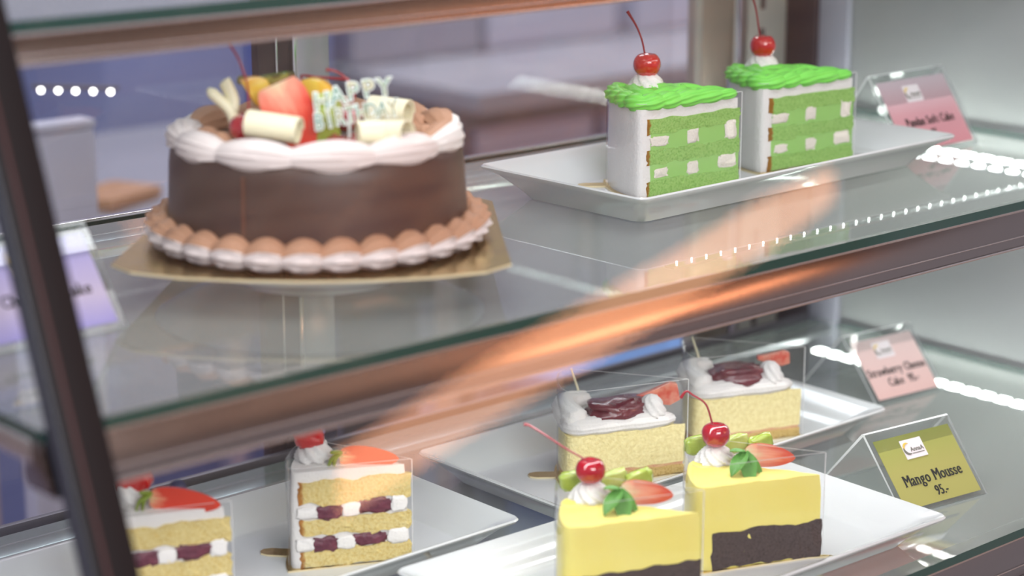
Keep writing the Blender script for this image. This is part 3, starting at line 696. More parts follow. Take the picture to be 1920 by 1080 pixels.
def fruit_chunk(loc, d, m, label, cat, name, seed, rz=0.3, sq=0.45, group=None):
    return tag(link(name, blob_mesh(name, d, M[m], seed=seed, rough=0.2, sq=sq), loc=loc, rot=(0.15, -0.25, rz)), label, cat, group)
fruit_chunk(off((0.899, 1.122, ZL+0.098), -0.073, 0.010), (0.022, 0.018, 0.015), 'cherry', 'red glossy fruit chunk on the berry slice in full view', 'fruit', 'fruit_chunk', 3, -0.7)
fruit_chunk(off((0.751, 1.136, ZL+0.094), -0.066, 0.012), (0.024, 0.018, 0.014), 'cherry', 'red glossy fruit chunk on the slice beside the dark post', 'fruit', 'fruit_chunk', 5, -0.7)
strawberry_half(off((0.899, 1.122, ZL+0.0845), -0.051, 0.000), 0.044, 0.020, 0.011, (0, radians(2), -YAW*0-radians(41.7)), 'orange-red strawberry half on the berry slice in full view', cut='red', leaves=True, seed=1)
strawberry_half(off((0.751, 1.136, ZL+0.0865), -0.054, -0.004), 0.050, 0.021, 0.012, (0, radians(6), -radians(41.7)), 'red strawberry half on the slice beside the dark post', cut='red', leaves=True, seed=2)
def ball(r, name, m):
    v, f = sphere(1, 20, 14, lambda p: p*r); return mk(name, v, f, M[m], angle=80)
tag(link('blueberry', ball(0.006, 'blueberry', 'berry_blue'), loc=off((0.751, 1.136, ZL+0.0845), -0.038, 0.022)), 'dark blueberry behind the strawberry on the slice by the post', 'fruit')

# --- cheesecake slices with dark jam
def cheese(T, rz, r, phi, label, k, seed):
    z = ZL+0.0058
    cake_card(T, rz, r, phi, z-0.0012, 'gold card under the %s jam cheesecake' % k, ext=0.012)
    s = empty('cheesecake_slice', (T[0], T[1], z), rz, label, 'cake', 'jam topped cheesecake slices')
    H = 0.042
    link('crumb_base', layer('crumb_base', r, phi, 0.0, 0.0075, M['crumb_base'], o=0.0, wav=0.0012, rough=0.0009, soft=8, seed=seed), s)
    link('baked_line', layer('baked_line', r, phi, 0.0060, 0.0115, M['pink_layer'], o=-0.0004, wav=0.0016, rough=0.0005, soft=8, seed=seed+2), s)
    link('cheese_body', layer('cheese_body', r, phi, 0.0100, H, M['cheese'], o=0.0, wav=0.0014, rough=0.0006, soft=8, seed=seed+3), s)
    g = MB(); P = outline(r, phi, -0.0080, soft=14); path = [Vector((p.x, p.y, H+0.0055)) for p in P]; n = len(path)
    R = [0.0098*(0.94+0.10*abs(sin(7*i/n*pi))) for i in range(n)]
    path, R = to_tip(path, R)
    v, f = sweep(path, R, 44, 13, 0.05, 0.03, closed=True, flat=0.82, up=(0, 0, 1)); g.add(v, f)
    P = outline(r, phi, -0.017, soft=14); v, f = sweep([Vector((p.x, p.y, H+0.004)) for p in P], 0.008, 16, closed=True, up=(0, 0, 1)); g.add(v, f)
    # raised heap of cream along the broad end
    v, f = sweep(spline([(r-0.013, -0.006, H+0.009), (r-0.010, -0.026, H+0.013), (r-0.018, -0.046, H+0.013), (r-0.040, -0.052, H+0.010)], 18), [0.005]+[0.0105]*16+[0.006], 26, 9, 0.07, 0.06, up=(0, 0, 1)); g.add(v, f)
    link('piped_cream', g.mesh('piped_cream', M['cream'], smooth=True, angle=80), s)
    link('berry_jam', blob_mesh('berry_jam', (0.054, 0.034, 0.018), M['jam'], seed=seed*3, rough=0.35, sq=0.8), s).location = (r*0.52, -0.018, H+0.0140)
    o = link('cream_tuft', piped_rosette(0.0125, 0.018, M['cream'], lobes=8, name='cream_tuft'), s); o.location = (0.026, -0.010, H+0.008)
    link('film_wrap', film_mesh(r, phi, 0.0004, 0.080, o=0.0014, soft=12, seed=seed), s)
    return s
c1 = cheese((1.187, 1.119), radians(160), 0.104, radians(38), 'jam topped cheesecake slice nearer the camera, left of the two', 'nearer', 1.0)
c2 = cheese((1.332, 1.119), radians(160), 0.102, radians(38), 'jam topped cheesecake slice nearer the right price cards', 'farther', 5.0)
for T, w_, sd in (((1.187, 1.119), 'nearer', 1), ((1.332, 1.119), 'farther', 2)):
    b = off((T[0], T[1], ZL+0.0058), -0.083, 0.024, 0.046)
    v, f = sweep(spline([b, b+RV*-0.003+UV_*0.014, b+RV*-0.010+UV_*0.036], 10), [0.0026, 0.0026, 0.0026, 0.0025, 0.0024, 0.0022, 0.0021, 0.0020, 0.0018, 0.0012], 10, flat=0.5)
    tag(link('white_chocolate_stick', mk('white_chocolate_stick', v, f, M['white_choc'])), 'thin white chocolate stick in the %s cheesecake' % w_, 'chocolate', 'white chocolate sticks')
def berry_slab(loc, L, W, T, rot, label):
    """flat trapezoid piece of strawberry"""
    P = [(-L/2, -W*0.16), (-L*0.2, -W*0.30), (L*0.25, -W*0.48), (L/2, -W*0.30), (L*0.46, W*0.40), (L*0.30, W*0.5), (-L*0.2, W*0.22), (-L/2, W*0.08)]
    n = len(P); v = [(x, -T/2, z) for x, z in P]+[(x, T/2, z) for x, z in P]
    f = [tuple(range(n)), tuple(reversed(range(n, 2*n)))]+[(i, n+i, n+(i+1) % n, (i+1) % n) for i in range(n)]
    return tag(link('strawberry_piece', bevel(mk('strawberry_piece', v, f, M['berry_piece'], smooth=False), 0.0009), loc=loc, rot=rot), label, 'strawberry', 'strawberry pieces on the cheesecakes')
M['berry_piece'] = mat('strawberry_piece', (0.66, 0.09, 0.05), rough=0.3, coat=0.4, var=(160, (0.74, 0.30, 0.20), 0.15))
berry_slab(off((1.187, 1.119, ZL+0.0695), -0.022, 0.010), 0.036, 0.020, 0.006, (0, radians(-6), -radians(35)), 'pale red strawberry piece on the nearer jam cheesecake')
berry_slab(off((1.332, 1.119, ZL+0.0720), -0.023, 0.014), 0.029, 0.014, 0.006, (0, radians(4), -radians(35)), 'pale red strawberry piece on the farther jam cheesecake')

# --- mango mousse slices
def mousse(T, rz, r, phi, label, k, seed):
    z = ZL+0.0058
    cake_card(T, rz, r, phi, z-0.0012, 'gold card under the %s mango mousse slice' % k, ext=0.014)
    s = empty('mousse_slice', (T[0], T[1], z), rz, label, 'cake', 'mango mousse slices')
    link('mousse_body', layer('mousse_body', r, phi, 0.0, 0.0635, M['mousse'], o=0.0, wav=0.0010, rough=0.0005, soft=8, nz=12, seed=seed, rounded=0.0016), s)
    link('chocolate_base', layer('chocolate_base', r-0.011, phi, 0.0006, 0.0285, M['choc_sponge'], o=0.0006, wav=0.0045, rough=0.0012, soft=2, seed=seed+1), s)
    link('film_wrap', film_mesh(r, phi, 0.0004, 0.080, o=0.0014, soft=6, seed=seed), s)
    return s
m2 = mousse((1.128, 0.925), radians(158), 0.100, radians(40), 'yellow mousse slice with chocolate base, right of the two', 'right', 2.0)
m1 = mousse((1.003, 0.929), radians(158), 0.100, radians(40), 'yellow mousse slice cut by the lower edge of the photo', 'left', 6.0)
HM = 0.0635
for i, (s, T, lab) in enumerate(((m2, (1.128, 0.925), 'the right mango mousse'), (m1, (1.003, 0.929), 'the left mango mousse'))):
    b = Vector((T[0], T[1], ZL+0.0058+HM))
    q = off(b, -0.075, 0.030); on_cream(s, q.x, q.y, HM-0.001, 0.0155, 0.014, lobes=9)
    st = [(-0.003, 0, 0.009), (-0.008, 0.001, 0.023), (-0.018, 0.002, 0.030), (-0.0225, 0.002, 0.0325), (-0.0265, 0.002, 0.0275)] if i == 0 else [(-0.004, 0, 0.008), (-0.018, 0.001, 0.016), (-0.030, 0.002, 0.024), (-0.042, 0.003, 0.0315), (-0.047, 0.003, 0.033)]
    cherry(off(b, -0.0755, 0.028, 0.0215), 0.0108, 'deep red cherry with long stem on %s' % lab, st, m='cherry_deep', seed=1.1+i)
    strawberry_half(off(b, -0.055, 0.018, 0.0095), 0.038, 0.0205, 0.010, (0, radians(5), -radians(41.7)), 'strawberry half with pale cut face on %s' % lab, leaves=False, cut='pale', group=None)
    leaf_sprig(off(b, -0.055, 0.010, 0.013), 0, [(0.023, 0.012, radians(-165), radians(-18)), (0.024, 0.013, radians(-125), radians(-36)), (0.019, 0.010, radians(-75), radians(-40)), (0.013, 0.008, radians(150), radians(20))], 'small mint sprig on %s' % lab)
    # kiwi fan behind
    for j, (dr, da, m) in enumerate(((-0.087, 0.045, 'kiwi'), (-0.058, 0.046, 'kiwi_pale'), (-0.040, 0.047, 'kiwi'))):
        fruit_chunk(off(b, dr, da, 0.008), (0.020, 0.007, 0.014), m, 'green kiwi piece %s on %s' % (('left of the cherry', 'in the middle of the fan', 'at the right of the fan')[j], lab), 'kiwi', 'kiwi_piece', j+i*3, rz=-0.6+0.1*j, sq=0.5)

# ------------------------------------------------------------------ chocolate birthday cake
CX, CY = 0.832, 1.134
BZ = 0.0275
# round white plate underneath
v, f = lathe([(0.0, 0.0), (0.060, 0.0), (0.063, 0.0015), (0.070, 0.006), (0.092, 0.013), (0.112, 0.0225), (0.114, 0.0245), (0.111, 0.0250), (0.092, 0.0195), (0.066, 0.0105), (0.0, 0.0095)], 72)
tag(link('round_plate', mk('round_plate', v, f, M['porcelain'], angle=45), loc=(CX, CY, 0)), 'round white plate under the gold board of the chocolate cake', 'plate')
# gold board: square card with clipped and curved sides, turned to the customer
P = []
cr = [(-0.137, -0.080), (-0.120, -0.100), (-0.085, -0.114), (-0.045, -0.121), (0.0, -0.124), (0.045, -0.121), (0.085, -0.113), (0.120, -0.099), (0.137, -0.078), (0.129, 0.02), (0.122, 0.118), (0.105, 0.135), (0, 0.142), (-0.105, 0.135), (-0.122, 0.118), (-0.129, 0.02)]
n = len(cr)
v = []
cr = [(x*0.955+0.002, y) for x, y in cr]
for (x, y) in cr: v.append((x, y, 0))
for (x, y) in cr: v.append((x, y, 0.0018))
f = [tuple(reversed(range(n))), tuple(range(n, 2*n))]+[(i, (i+1) % n, n+(i+1) % n, n+i) for i in range(n)]
tag(link('gold_board', mk('gold_board', v, f, [M['gold'], M['gold_edge']], smooth=False, fm=[0, 0]+[1]*n), loc=(CX, CY, BZ-0.0022), rot=(0, 0, YAW-pi/2)), 'shiny gold cardboard with cut corners under the chocolate cake', 'cake board')
cake = empty('birthday_cake', (CX, CY, BZ), 0, 'round chocolate glazed birthday cake topped with fruit and cream', 'cake')
HC = 0.068
prof = [(0.0, 0.0), (0.1035, 0.0), (0.1040, 0.004), (0.1020, 0.030), (0.1005, 0.055), (0.0995, HC-0.005), (0.0975, HC-0.0015), (0.094, HC), (0.05, HC+0.0004), (0.0, HC)]
v, f = lathe(prof, 96)
v = [Vector(p)*(1+0.004*noise.noise(Vector(p)*22)) for p in v]
link('glaze', mk('glaze', v, f, M['choc'], angle=50), cake)
# glaze seam at the front
a0 = atan2(-AV.y, -AV.x) - 0.40
link('glaze_seam', mk('glaze_seam', *sweep([(cos(a0)*(0.1030-0.04*z), sin(a0)*(0.1030-0.04*z), z) for z in (0.012, 0.03, 0.045, 0.060)], 0.0013, 8), mat('seam_brown', (0.11, 0.045, 0.03), rough=0.4)), cake)
# bottom border: shells piped in two colours, mocha above and white below
def shell_mesh(name, L, rad, hgt, split, two=True, lobes=8, depth=0.15, tw=0.10, ma='mocha', mb='cream'):
    """one piped shell lying along +x, broad head at 0 and tail at L; colour by the side of the nozzle"""
    n, seg = 20, 32; v = []; f = []; fm = []
    for i in range(n+1):
        t = i/n; r = rad*(sin(pi*min(1, 0.10+t*0.88))**0.75)*(1-0.30*t); z = hgt*sin(pi*(0.15+0.8*t))
        for k in range(seg):
            a = 2*pi*k/seg; q = r*(1+depth*cos(lobes*a+tw*i))
            v.append((t*L, sin(a)*q, z+cos(a)*q*0.9))
    for i in range(n):
        for k in range(seg):
            f.append((i*seg+k, i*seg+(k+1) % seg, (i+1)*seg+(k+1) % seg, (i+1)*seg+k))
            a = 2*pi*(k+0.5)/seg; d = Vector((sin(a), cos(a))); fm.append(0 if (two and d.dot(Vector(split)) > 0.18) else 1)
    f.append(tuple(range(seg))); f.append(tuple(n*seg+k for k in range(seg))); fm += [1, 1]
    return mk(name, v, f, [M[ma], M[mb]], fm=fm, angle=80)
sm = shell_mesh('border_shell', 0.034, 0.0138, 0.0040, (-0.15, 0.98), lobes=10, depth=0.11, tw=0.12, mb='pink_cream')       # +y of the shell points outwards after turning
sm.transform(Matrix.Diagonal((1, 1, 1, 1)))
N1 = 28
for i in range(N1):
    a = 2*pi*(i+0.35)/N1
    o = link('border_shell', sm, cake); R0 = 0.1060
    # head forward (counter-clockwise run), +y outward: direction of travel is clockwise
    o.location = (cos(a)*R0, sin(a)*R0, 0.0075); o.rotation_euler = (0, 0, a-pi/2)
# top border: long swags, white and pinkish with mocha inside
sw = shell_mesh('rim_swag', 0.070, 0.0145, 0.001, (-0.98, -0.15), two=False, lobes=13, depth=0.09, tw=0.05, mb='pink_cream')
sw2 = shell_mesh('rim_swag', 0.070, 0.0145, 0.002, (-0.85, 0.50), lobes=12, depth=0.08, tw=0.16, mb='cream')
# bend the swags to the rim's curve
for me in (sw, sw2):
    for vv in me.vertices:
        x, y = vv.co.x, vv.co.y; th = x/0.088; rr = 0.088+y
        vv.co.x = rr*sin(th); vv.co.y = rr*cos(th)-0.088
    me.update()
N2 = 11; front = atan2(-AV.y, -AV.x)
for i in range(N2):
    a = front+2*pi*(i+0.92)/N2
    o = link('rim_swag', sw if cos(a-front) > 0.25 else sw2, cake)
    o.location = (cos(a)*0.0895, sin(a)*0.0895, HC+0.002); o.rotation_euler = (0, 0, a-pi/2)

for k, (rr_, aa_) in enumerate(((-0.072, -0.020), (-0.060, -0.040), (0.076, -0.012), (0.066, 0.032))):
    q = off((0, 0, 0), rr_, aa_); o = link('mocha_swirl', piped_rosette(0.0125, 0.013, M['mocha'], lobes=8, name='mocha_swirl'), cake); o.location = (q.x, q.y, HC-0.0005)
TZ = BZ+HC                                   # top of the cake
def ctop(r, a, u=0): return off((CX, CY, TZ), r, a, u)
ROTC = YAW-pi/2                               # local x = customer's right
# white chocolate curls
def curl(loc, L, R, rot, label, turns=1.25):
    n, m_ = 30, 2; v = []; f = []; th = 0.0012
    for side in (0, 1):
        for i in range(n+1):
            t = i/n; a = 2*pi*turns*t; rr = R*(1-0.22*t)-(th if side else 0)
            for x in (-L/2, L/2): v.append((x*(1-0.05*t), rr*cos(a), rr*sin(a)))
    k = 2*(n+1)
    for i in range(n):
        f += [(2*i, 2*i+1, 2*i+3, 2*i+2), (k+2*i, k+2*i+2, k+2*i+3, k+2*i+1), (2*i, 2*i+2, k+2*i+2, k+2*i), (2*i+1, k+2*i+1, k+2*i+3, 2*i+3)]
    f += [(0, k, k+1, 1), (2*n, 2*n+1, k+2*n+1, k+2*n)]
    return tag(link('chocolate_curl', mk('chocolate_curl', v, f, M['white_choc'], angle=50), loc=loc, rot=rot), label, 'chocolate', 'white chocolate curls on the cake')
curl(ctop(-0.0225, -0.060, 0.0185), 0.036, 0.0098, (0, radians(6), ROTC+radians(-14)), 'white chocolate curl at the front beside the strawberry')
curl(ctop(0.049, 0.016, 0.0155), 0.029, 0.0110, (0, radians(3), ROTC+radians(-22)), 'white chocolate curl standing behind the birthday topper')
curl(ctop(0.041, -0.058, 0.0140), 0.018, 0.0090, (0, 0, ROTC+radians(15)), 'left of two small chocolate curls in front of the topper', 1.1)
curl(ctop(0.057, -0.058, 0.0140), 0.019, 0.0095, (0, radians(-5), ROTC+radians(-30)), 'right of two small chocolate curls in front of the topper', 1.1)
# forked white chocolate
g = MB()
b = ctop(-0.054, -0.022, 0.002)
for pts, rr in (([(0.004, 0, 0.003), (0.001, 0, 0.014), (-0.002, 0, 0.022), (-0.010, 0, 0.030), (-0.016, 0, 0.036)], 0.0048), ([(-0.001, 0.001, 0.018), (0.000, 0.003, 0.028), (-0.004, 0.004, 0.038), (-0.006, 0.004, 0.041)], 0.0048)):
    P = spline([RV*p[0]+AV*p[1]+UV_*p[2] for p in pts], 18)
    R = [rr*min(1, 0.35+min(i, 17-i)*0.35) for i in range(18)]; v, f = sweep(P, R, 14, flat=0.8); g.add(v, f)
tag(link('chocolate_fork', g.mesh('chocolate_fork', M['white_choc'], smooth=True, angle=80), loc=b), 'forked white chocolate branch at the left of the fruit', 'chocolate')
# strawberry standing up, cut face to the customer, tip down to the right
sb = strawberry_half(ctop(-0.0240, -0.038, 0.0475), 0.056, 0.038, 0.014, (0, 0, 0), 'large upright strawberry half in the middle of the cake', leaves=False, cut='big', t0=0.07)
sb.rotation_euler = (Matrix.Rotation(ROTC, 4, 'Z') @ Matrix.Rotation(radians(66), 4, 'Y')).to_euler()
for me in (sb.data,):
    for vv in me.vertices:
        if vv.co.x < 0.012: vv.co.z *= 1.0
# cherries
cherry(ctop(-0.042, -0.040, 0.0150), 0.0120, 'dark red cherry with long stem at the left front of the cake', [(0.001, 0, 0.009), (0.001, 0.001, 0.026), (-0.005, 0.002, 0.046), (-0.0145, 0.003, 0.060), (-0.021, 0.004, 0.069)], m='cherry_deep', group='cherries on the birthday cake', seed=0.7)
cherry(ctop(0.020, 0.004, 0.0135), 0.0105, 'cherry with curving stem behind the birthday topper', [(0.004, 0, 0.009), (0.006, 0, 0.017), (0.001, 0, 0.027), (-0.007, 0, 0.0325), (-0.013, 0, 0.0335)], group='cherries on the birthday cake', m='cherry_deep', seed=1.9)
cherry(ctop(0.004, 0.012, 0.0115), 0.0105, 'cherry with straight stem behind the kiwi on the cake', [(-0.002, 0, 0.009), (-0.009, 0, 0.022), (-0.015, 0, 0.030), (-0.002, 0, 0.0290), (0.018, 0, 0.0275)], group='cherries on the birthday cake', m='cherry_deep', seed=2.9)
# orange wedges, kiwi pieces, leaf
def wedge_fruit(loc, R, T, rot, flesh, skin, label, cat, name, ang=150, group=None):
    n = 18; g = MB(); v = []; f = []
    pts = [(0, 0)]+[(R*cos(radians(ang)*i/n), R*sin(radians(ang)*i/n)) for i in range(n+1)]
    k = len(pts); v = [(x, -T/2, z) for x, z in pts]+[(x, T/2, z) for x, z in pts]
    f = [tuple(range(k)), tuple(reversed(range(k, 2*k)))]+[(i, k+i, k+(i+1) % k, (i+1) % k) for i in range(k)]
    fm = [0, 0]+[1 if 1 <= i < k-1 else 0 for i in range(k)]
    me = mk(name, v, f, [M[flesh], M[skin]], smooth=False, fm=fm); bevel(me, 0.0008)
    return tag(link(name, me, loc=loc, rot=rot), label, cat, group)
wedge_fruit(ctop(-0.040, -0.014, 0.026), 0.019, 0.010, (0, radians(20), ROTC+radians(20)), 'orange', 'orange_peel', 'orange wedge left of the large strawberry', 'orange', 'orange_wedge', 140, 'orange wedges on the cake')
wedge_fruit(ctop(-0.030, -0.014, 0.006), 0.015, 0.012, (0, radians(-10), ROTC+radians(35)), 'orange', 'orange_peel', 'lower orange wedge above the dark cherry', 'orange', 'orange_wedge', 150, 'orange wedges on the cake')
wedge_fruit(ctop(-0.002, 0.000, 0.026), 0.016, 0.010, (0, radians(10), ROTC-radians(10)), 'orange', 'orange_peel', 'orange wedge right of the large strawberry', 'orange', 'orange_wedge', 130, 'orange wedges on the cake')
fruit_chunk(ctop(0.005, -0.026, 0.0130), (0.024, 0.014, 0.026), 'kiwi', 'large green kiwi chunk between strawberry and topper', 'kiwi', 'kiwi_chunk', 11, rz=ROTC)
fruit_chunk(ctop(0.009, -0.018, 0.0275), (0.017, 0.012, 0.014), 'kiwi_pale', 'pale kiwi chunk on top of the green one', 'kiwi', 'kiwi_chunk', 12, rz=ROTC+0.4)
for k, (r_, u_, h_) in enumerate(((-0.040, 0.030, 0.3), (-0.026, 0.033, -0.1))):
    v, f = lathe([(0, 0), (0.012, 0), (0.0135, 0.0015), (0.0135, 0.0045), (0.012, 0.006), (0, 0.006)], 26)
    me = mk('kiwi_slice', v, f, [M['kiwi'], M['kiwi_skin']], angle=40)
    for p in me.polygons: p.material_index = 1 if abs(p.normal.z) < 0.8 else 0
    tag(link('kiwi_slice', me, loc=ctop(r_, -0.003, u_+0.006), rot=(radians(-14+k*6), radians(h_*30), ROTC+k*0.8)), ('brown-rimmed kiwi slice behind the cherry stem', 'brown-rimmed kiwi slice behind the large strawberry')[k], 'kiwi', 'kiwi slices on the cake')
leaf_sprig(ctop(-0.034, -0.028, 0.024), ROTC, [(0.020, 0.007, radians(205), radians(-30))], 'dark narrow leaf behind the cherry stem', 'leaf_dark')
leaf_sprig(ctop(-0.022, 0.0, 0.038), ROTC, [(0.012, 0.013, radians(10), radians(50)), (0.010, 0.010, radians(60), radians(60))], 'green leaf tip above the large strawberry')
fruit_chunk(ctop(0.016, -0.040, 0.0045), (0.012, 0.010, 0.009), 'jelly_red', 'red jelly cube under the left of the topper', 'jelly', 'jelly_cube', 21, sq=0.35)
fruit_chunk(ctop(0.029, -0.042, 0.0050), (0.013, 0.010, 0.010), 'jelly_red', 'red jelly cube under the middle of the topper', 'jelly', 'jelly_cube', 23, sq=0.35)

# writing
def text_mesh(name, body, size, m, extrude=0.0003, offset=0.0, sx=1.0, align='CENTER'):
    c = bpy.data.curves.new('tmp', 'FONT'); c.body = body; c.size = size; c.extrude = extrude; c.offset = offset; c.align_x = align; c.align_y = 'CENTER'; c.resolution_u = 3
    o = bpy.data.objects.new('tmp', c); COL.objects.link(o); bpy.context.view_layer.update()
    me = bpy.data.meshes.new_from_object(o.evaluated_get(bpy.context.evaluated_depsgraph_get()))
    bpy.data.objects.remove(o); bpy.data.curves.remove(c)
    me.name = name; me.materials.clear(); me.materials.append(m)
    if sx != 1: me.transform(Matrix.Diagonal((sx, 1, 1, 1)))
    return me
SERIF = {'M': 'b0 b1 t0 t1', 'n': 'b0 b1 t0', 'h': 'b0 b1 t0', 'r': 'b0 t0', 'u': 't0 t1 b1', 'w': 't0 t1', 'y': 't0 t1', 'k': 'b0 b1 t0', 'P': 'b0 t0', 'd': 't1 b1', 'l': 'b0 b1 t0', 'b': 't0', 'A': 'b0 b1', 'a': 'b1', 'f': 'b0'}
def serif_text(name, body, size, m):
    """bold book lettering: strokes with small feet"""
    g = MB(); pen = 0.0
    for ch in body:
        if ch == ' ': pen += size*0.26; continue
        me = text_mesh('c', ch, size, m, 0.0001, 0.0, sx=0.74, align='LEFT')
        xs = [v.co.x for v in me.vertices]; ys = [v.co.y for v in me.vertices]; x0, x1, y0, y1 = min(xs), max(xs), min(ys), max(ys)
        fs = [tuple(p.vertices) for p in me.polygons]
        for dx in (0, size*0.02, size*0.04): g.add([(v.co.x-x0+pen+dx, v.co.y, v.co.z) for v in me.vertices], fs)
        wd = x1-x0; st = size*0.045
        for k in SERIF.get(ch, '').split():
            cx = pen+(st if k[1] == '0' else wd-st)+size*0.01
            if ch == 'f': cx = pen+wd*0.45
            g.box((cx, (y1 if k[0] == 't' else y0)+(-1 if k[0] == 't' else 1)*size*0.012, 0), (size*0.17, size*0.028, 0.0003))
        pen += wd+size*0.075
        bpy.data.meshes.remove(me)
    for v in g.v: v.x -= pen/2
    return mk(name, g.v, g.f, m, smooth=False, recalc=False)
# birthday topper: lettered plaque of outlined letters, rising to the right
tp = empty('birthday_topper', ctop(0.016, -0.048, 0.0165), ROTC, 'white and gold HAPPY BIRTHDAY lettering stuck in the cake', 'cake topper')
UPR = Matrix.Rotation(radians(78), 4, 'X')
def letters(word, x0, z0, step, size, rise, curve, sx):
    n = len(word)
    for i, ch in enumerate(word):
        x = x0+i*step; z = z0+i*rise+curve*sin(pi*i/(n-1)); tilt = radians((-8, 5, -3, 6, -5, 4, -6, 5)[i % 8])
        T = UPR @ Matrix.Translation((x, z, 0)) @ Matrix.Rotation(radians(9)+tilt*0.5, 4, 'Z')
        a = text_mesh('letter_outline', ch, size, M['letter_white'], 0.0008, 0.0010, sx=sx); a.transform(T); link('letter_outline', a, tp)
        b = text_mesh('letter_face', ch, size, M['letter_gold'], 0.0013, 0.0, sx=sx); b.transform(T); link('letter_face', b, tp)
letters('HAPPY', -0.0080, 0.0165, 0.0103, 0.0165, 0.0023, 0.0020, 0.92)
letters('BIRTHDAY', -0.0100, 0.0030, 0.0070, 0.0150, 0.0013, 0.0010, 0.72)
g = MB(); g.box((0.010, 0.0025, -0.004), (0.002, 0.0015, 0.026)); g.box((0.026, 0.0025, -0.003), (0.002, 0.0015, 0.028)); link('spike', g.mesh('spike', M['letter_white']), tp)

# ------------------------------------------------------------------ price cards in bent acrylic holders
def price_card(c, rz, w_, d, h, z, stops, lines, label, edge=0.0):
    t = empty('price_card', (c[0], c[1], z), rz, label, 'price tag', 'price cards in clear holders')
    th = 0.0016
    a = atan2(h, d/2); sl = sqrt(h*h+d*d/4)
    # bent sheet: front foot, front leg, fold, back leg, back foot
    outer = [(-d/2, 0), (0, h), (d/2, 0)]
    v = []; f = []
    prof = [(-d/2, 0.0), (-0.0015, h-0.0005), (0.0, h), (0.0015, h-0.0005), (d/2, 0.0), (d/2-th*1.2, 0.0), (0.0, h-th*1.4), (-d/2+th*1.2, 0.0)]
    for x in (-w_/2, w_/2): v += [(x, p[0], p[1]) for p in prof]
    n = len(prof)
    f = [(0, 1, 2, 6, 7), (2, 3, 4, 5, 6)]; f += [tuple(n+i for i in reversed(q)) for q in f]; k = len(f)
    f += [(i, n+i, n+(i+1) % n, (i+1) % n) for i in range(n)]
    fm = [1]*k+[0, 1, 1, 0, 1, 2, 2, 1]
    me = mk('holder', v, f, [M['acrylic'], M['acrylic_edge'], M['acrylic_in']], smooth=False, fm=fm)
    link('holder', me, t)
    # frame of the leg plane: origin at the front foot's middle
    R = Matrix.Translation((0, -d/2, 0)) @ Matrix.Rotation(a, 4, 'X') @ Matrix.Translation((0, 0, 0.0004))
    pw, ph = w_-0.010, sl-0.013
    pm_ = ramp_mat('card_print', 1, stops, rough=0.5)
    me = MB().box((0, 0, 0), (pw, ph, 0.0004)).mesh('printed_card', pm_)
    o = link('printed_card', me, t); o.matrix_local = R @ Matrix.Translation((0.0, ph/2+0.0045, 0)); 
    card = o
    lx, ly = -pw*0.06, ph*0.285
    link('logo_panel', box_mesh('logo_panel', (lx, ly, 0.0005), (0.023, 0.0165, 0.0005), M['paper_white']), card)
    # logo: open ring of two leaf strokes and the shop's name
    g = MB(); pts = [(lx-0.0060+0.0042*cos(q), ly+0.0010+0.0042*sin(q), 0.0011) for q in [radians(60+i*12) for i in range(13)]]
    g.add(*sweep(pts, [0.0002+0.0009*sin(pi*i/12) for i in range(13)], 6, flat=0.3)); link('logo_leaf', g.mesh('logo_leaf', M['logo_gold']), card)
    g = MB(); pts = [(lx-0.0060+0.0046*cos(q), ly+0.0005+0.0048*sin(q), 0.0011) for q in [radians(150+i*12) for i in range(13)]]
    g.add(*sweep(pts, [0.0002+0.0010*sin(pi*i/12) for i in range(13)], 6, flat=0.3)); link('logo_stroke', g.mesh('logo_stroke', M['logo_dark']), card)
    me = text_mesh('logo_text', 'AnnaA', 0.0052, M['logo_dark'], 0.0001, 0.0001); me.transform(Matrix.Translation((lx+0.0030, ly-0.0008, 0.0009))); link('logo_text', me, card)
    link('logo_underline', box_mesh('logo_underline', (lx+0.003, ly-0.0042, 0.0009), (0.013, 0.0007, 0.0002), M['logo_dark']), card)
    for (txt, x, y, s) in lines:
        me = serif_text('lettering', txt, s, M['text_dark']); me.transform(Matrix.Translation((x, y, 0.0005))); link('lettering', me, card)
    return t
M['acrylic_in'] = clear('acrylic_inner', (0.98, 0.98, 0.98))
H2 = 0.036
price_card((1.304, 0.985), radians(-7), 0.094, 0.098, 0.055, ZL, [(0.0, (0.38, 0.36, 0.10)), (0.030, (0.30, 0.33, 0.07)), (0.048, (0.44, 0.47, 0.17)), (0.055, (0.46, 0.47, 0.18)), (0.0555, (0.33, 0.34, 0.07)), (0.062, (0.37, 0.36, 0.09))],
           [('Mango Mousse', 0.001, -0.0085, 0.0138), ('95.-', 0.003, -0.0215, 0.0120)], 'green Mango Mousse price card in a clear bent holder')
price_card((1.512, 1.182), radians(-6), 0.088, 0.098, 0.055, ZL, [(-0.032, (0.70, 0.45, 0.42)), (0.032, (0.76, 0.58, 0.56))],
           [('Strawberry Cheese', 0.0, -0.0040, 0.0118), ('Cake  95.-', 0.002, -0.0160, 0.0118)], 'pale pink Strawberry Cheese Cake price card at the lower right')
price_card((1.536, 1.180), radians(0), 0.108, 0.092, 0.068, 0.0, [(-0.032, (0.68, 0.28, 0.32)), (0.0, (0.70, 0.36, 0.40)), (0.032, (0.76, 0.60, 0.66))],
           [('Pandan Soft Cake', 0.002, -0.0085, 0.0120), ('95.-', 0.003, -0.0215, 0.0118)], 'rose pink price card behind the plate on the upper shelf')
price_card((0.614, 1.155), radians(0), 0.094, 0.096, 0.060, 0.0, [(-0.034, (0.26, 0.24, 0.55)), (-0.01, (0.46, 0.40, 0.55)), (0.034, (0.30, 0.28, 0.62))],
           [('Chocolate Cake', 0.002, -0.0060, 0.0120)], 'purple price card half hidden behind the dark post')

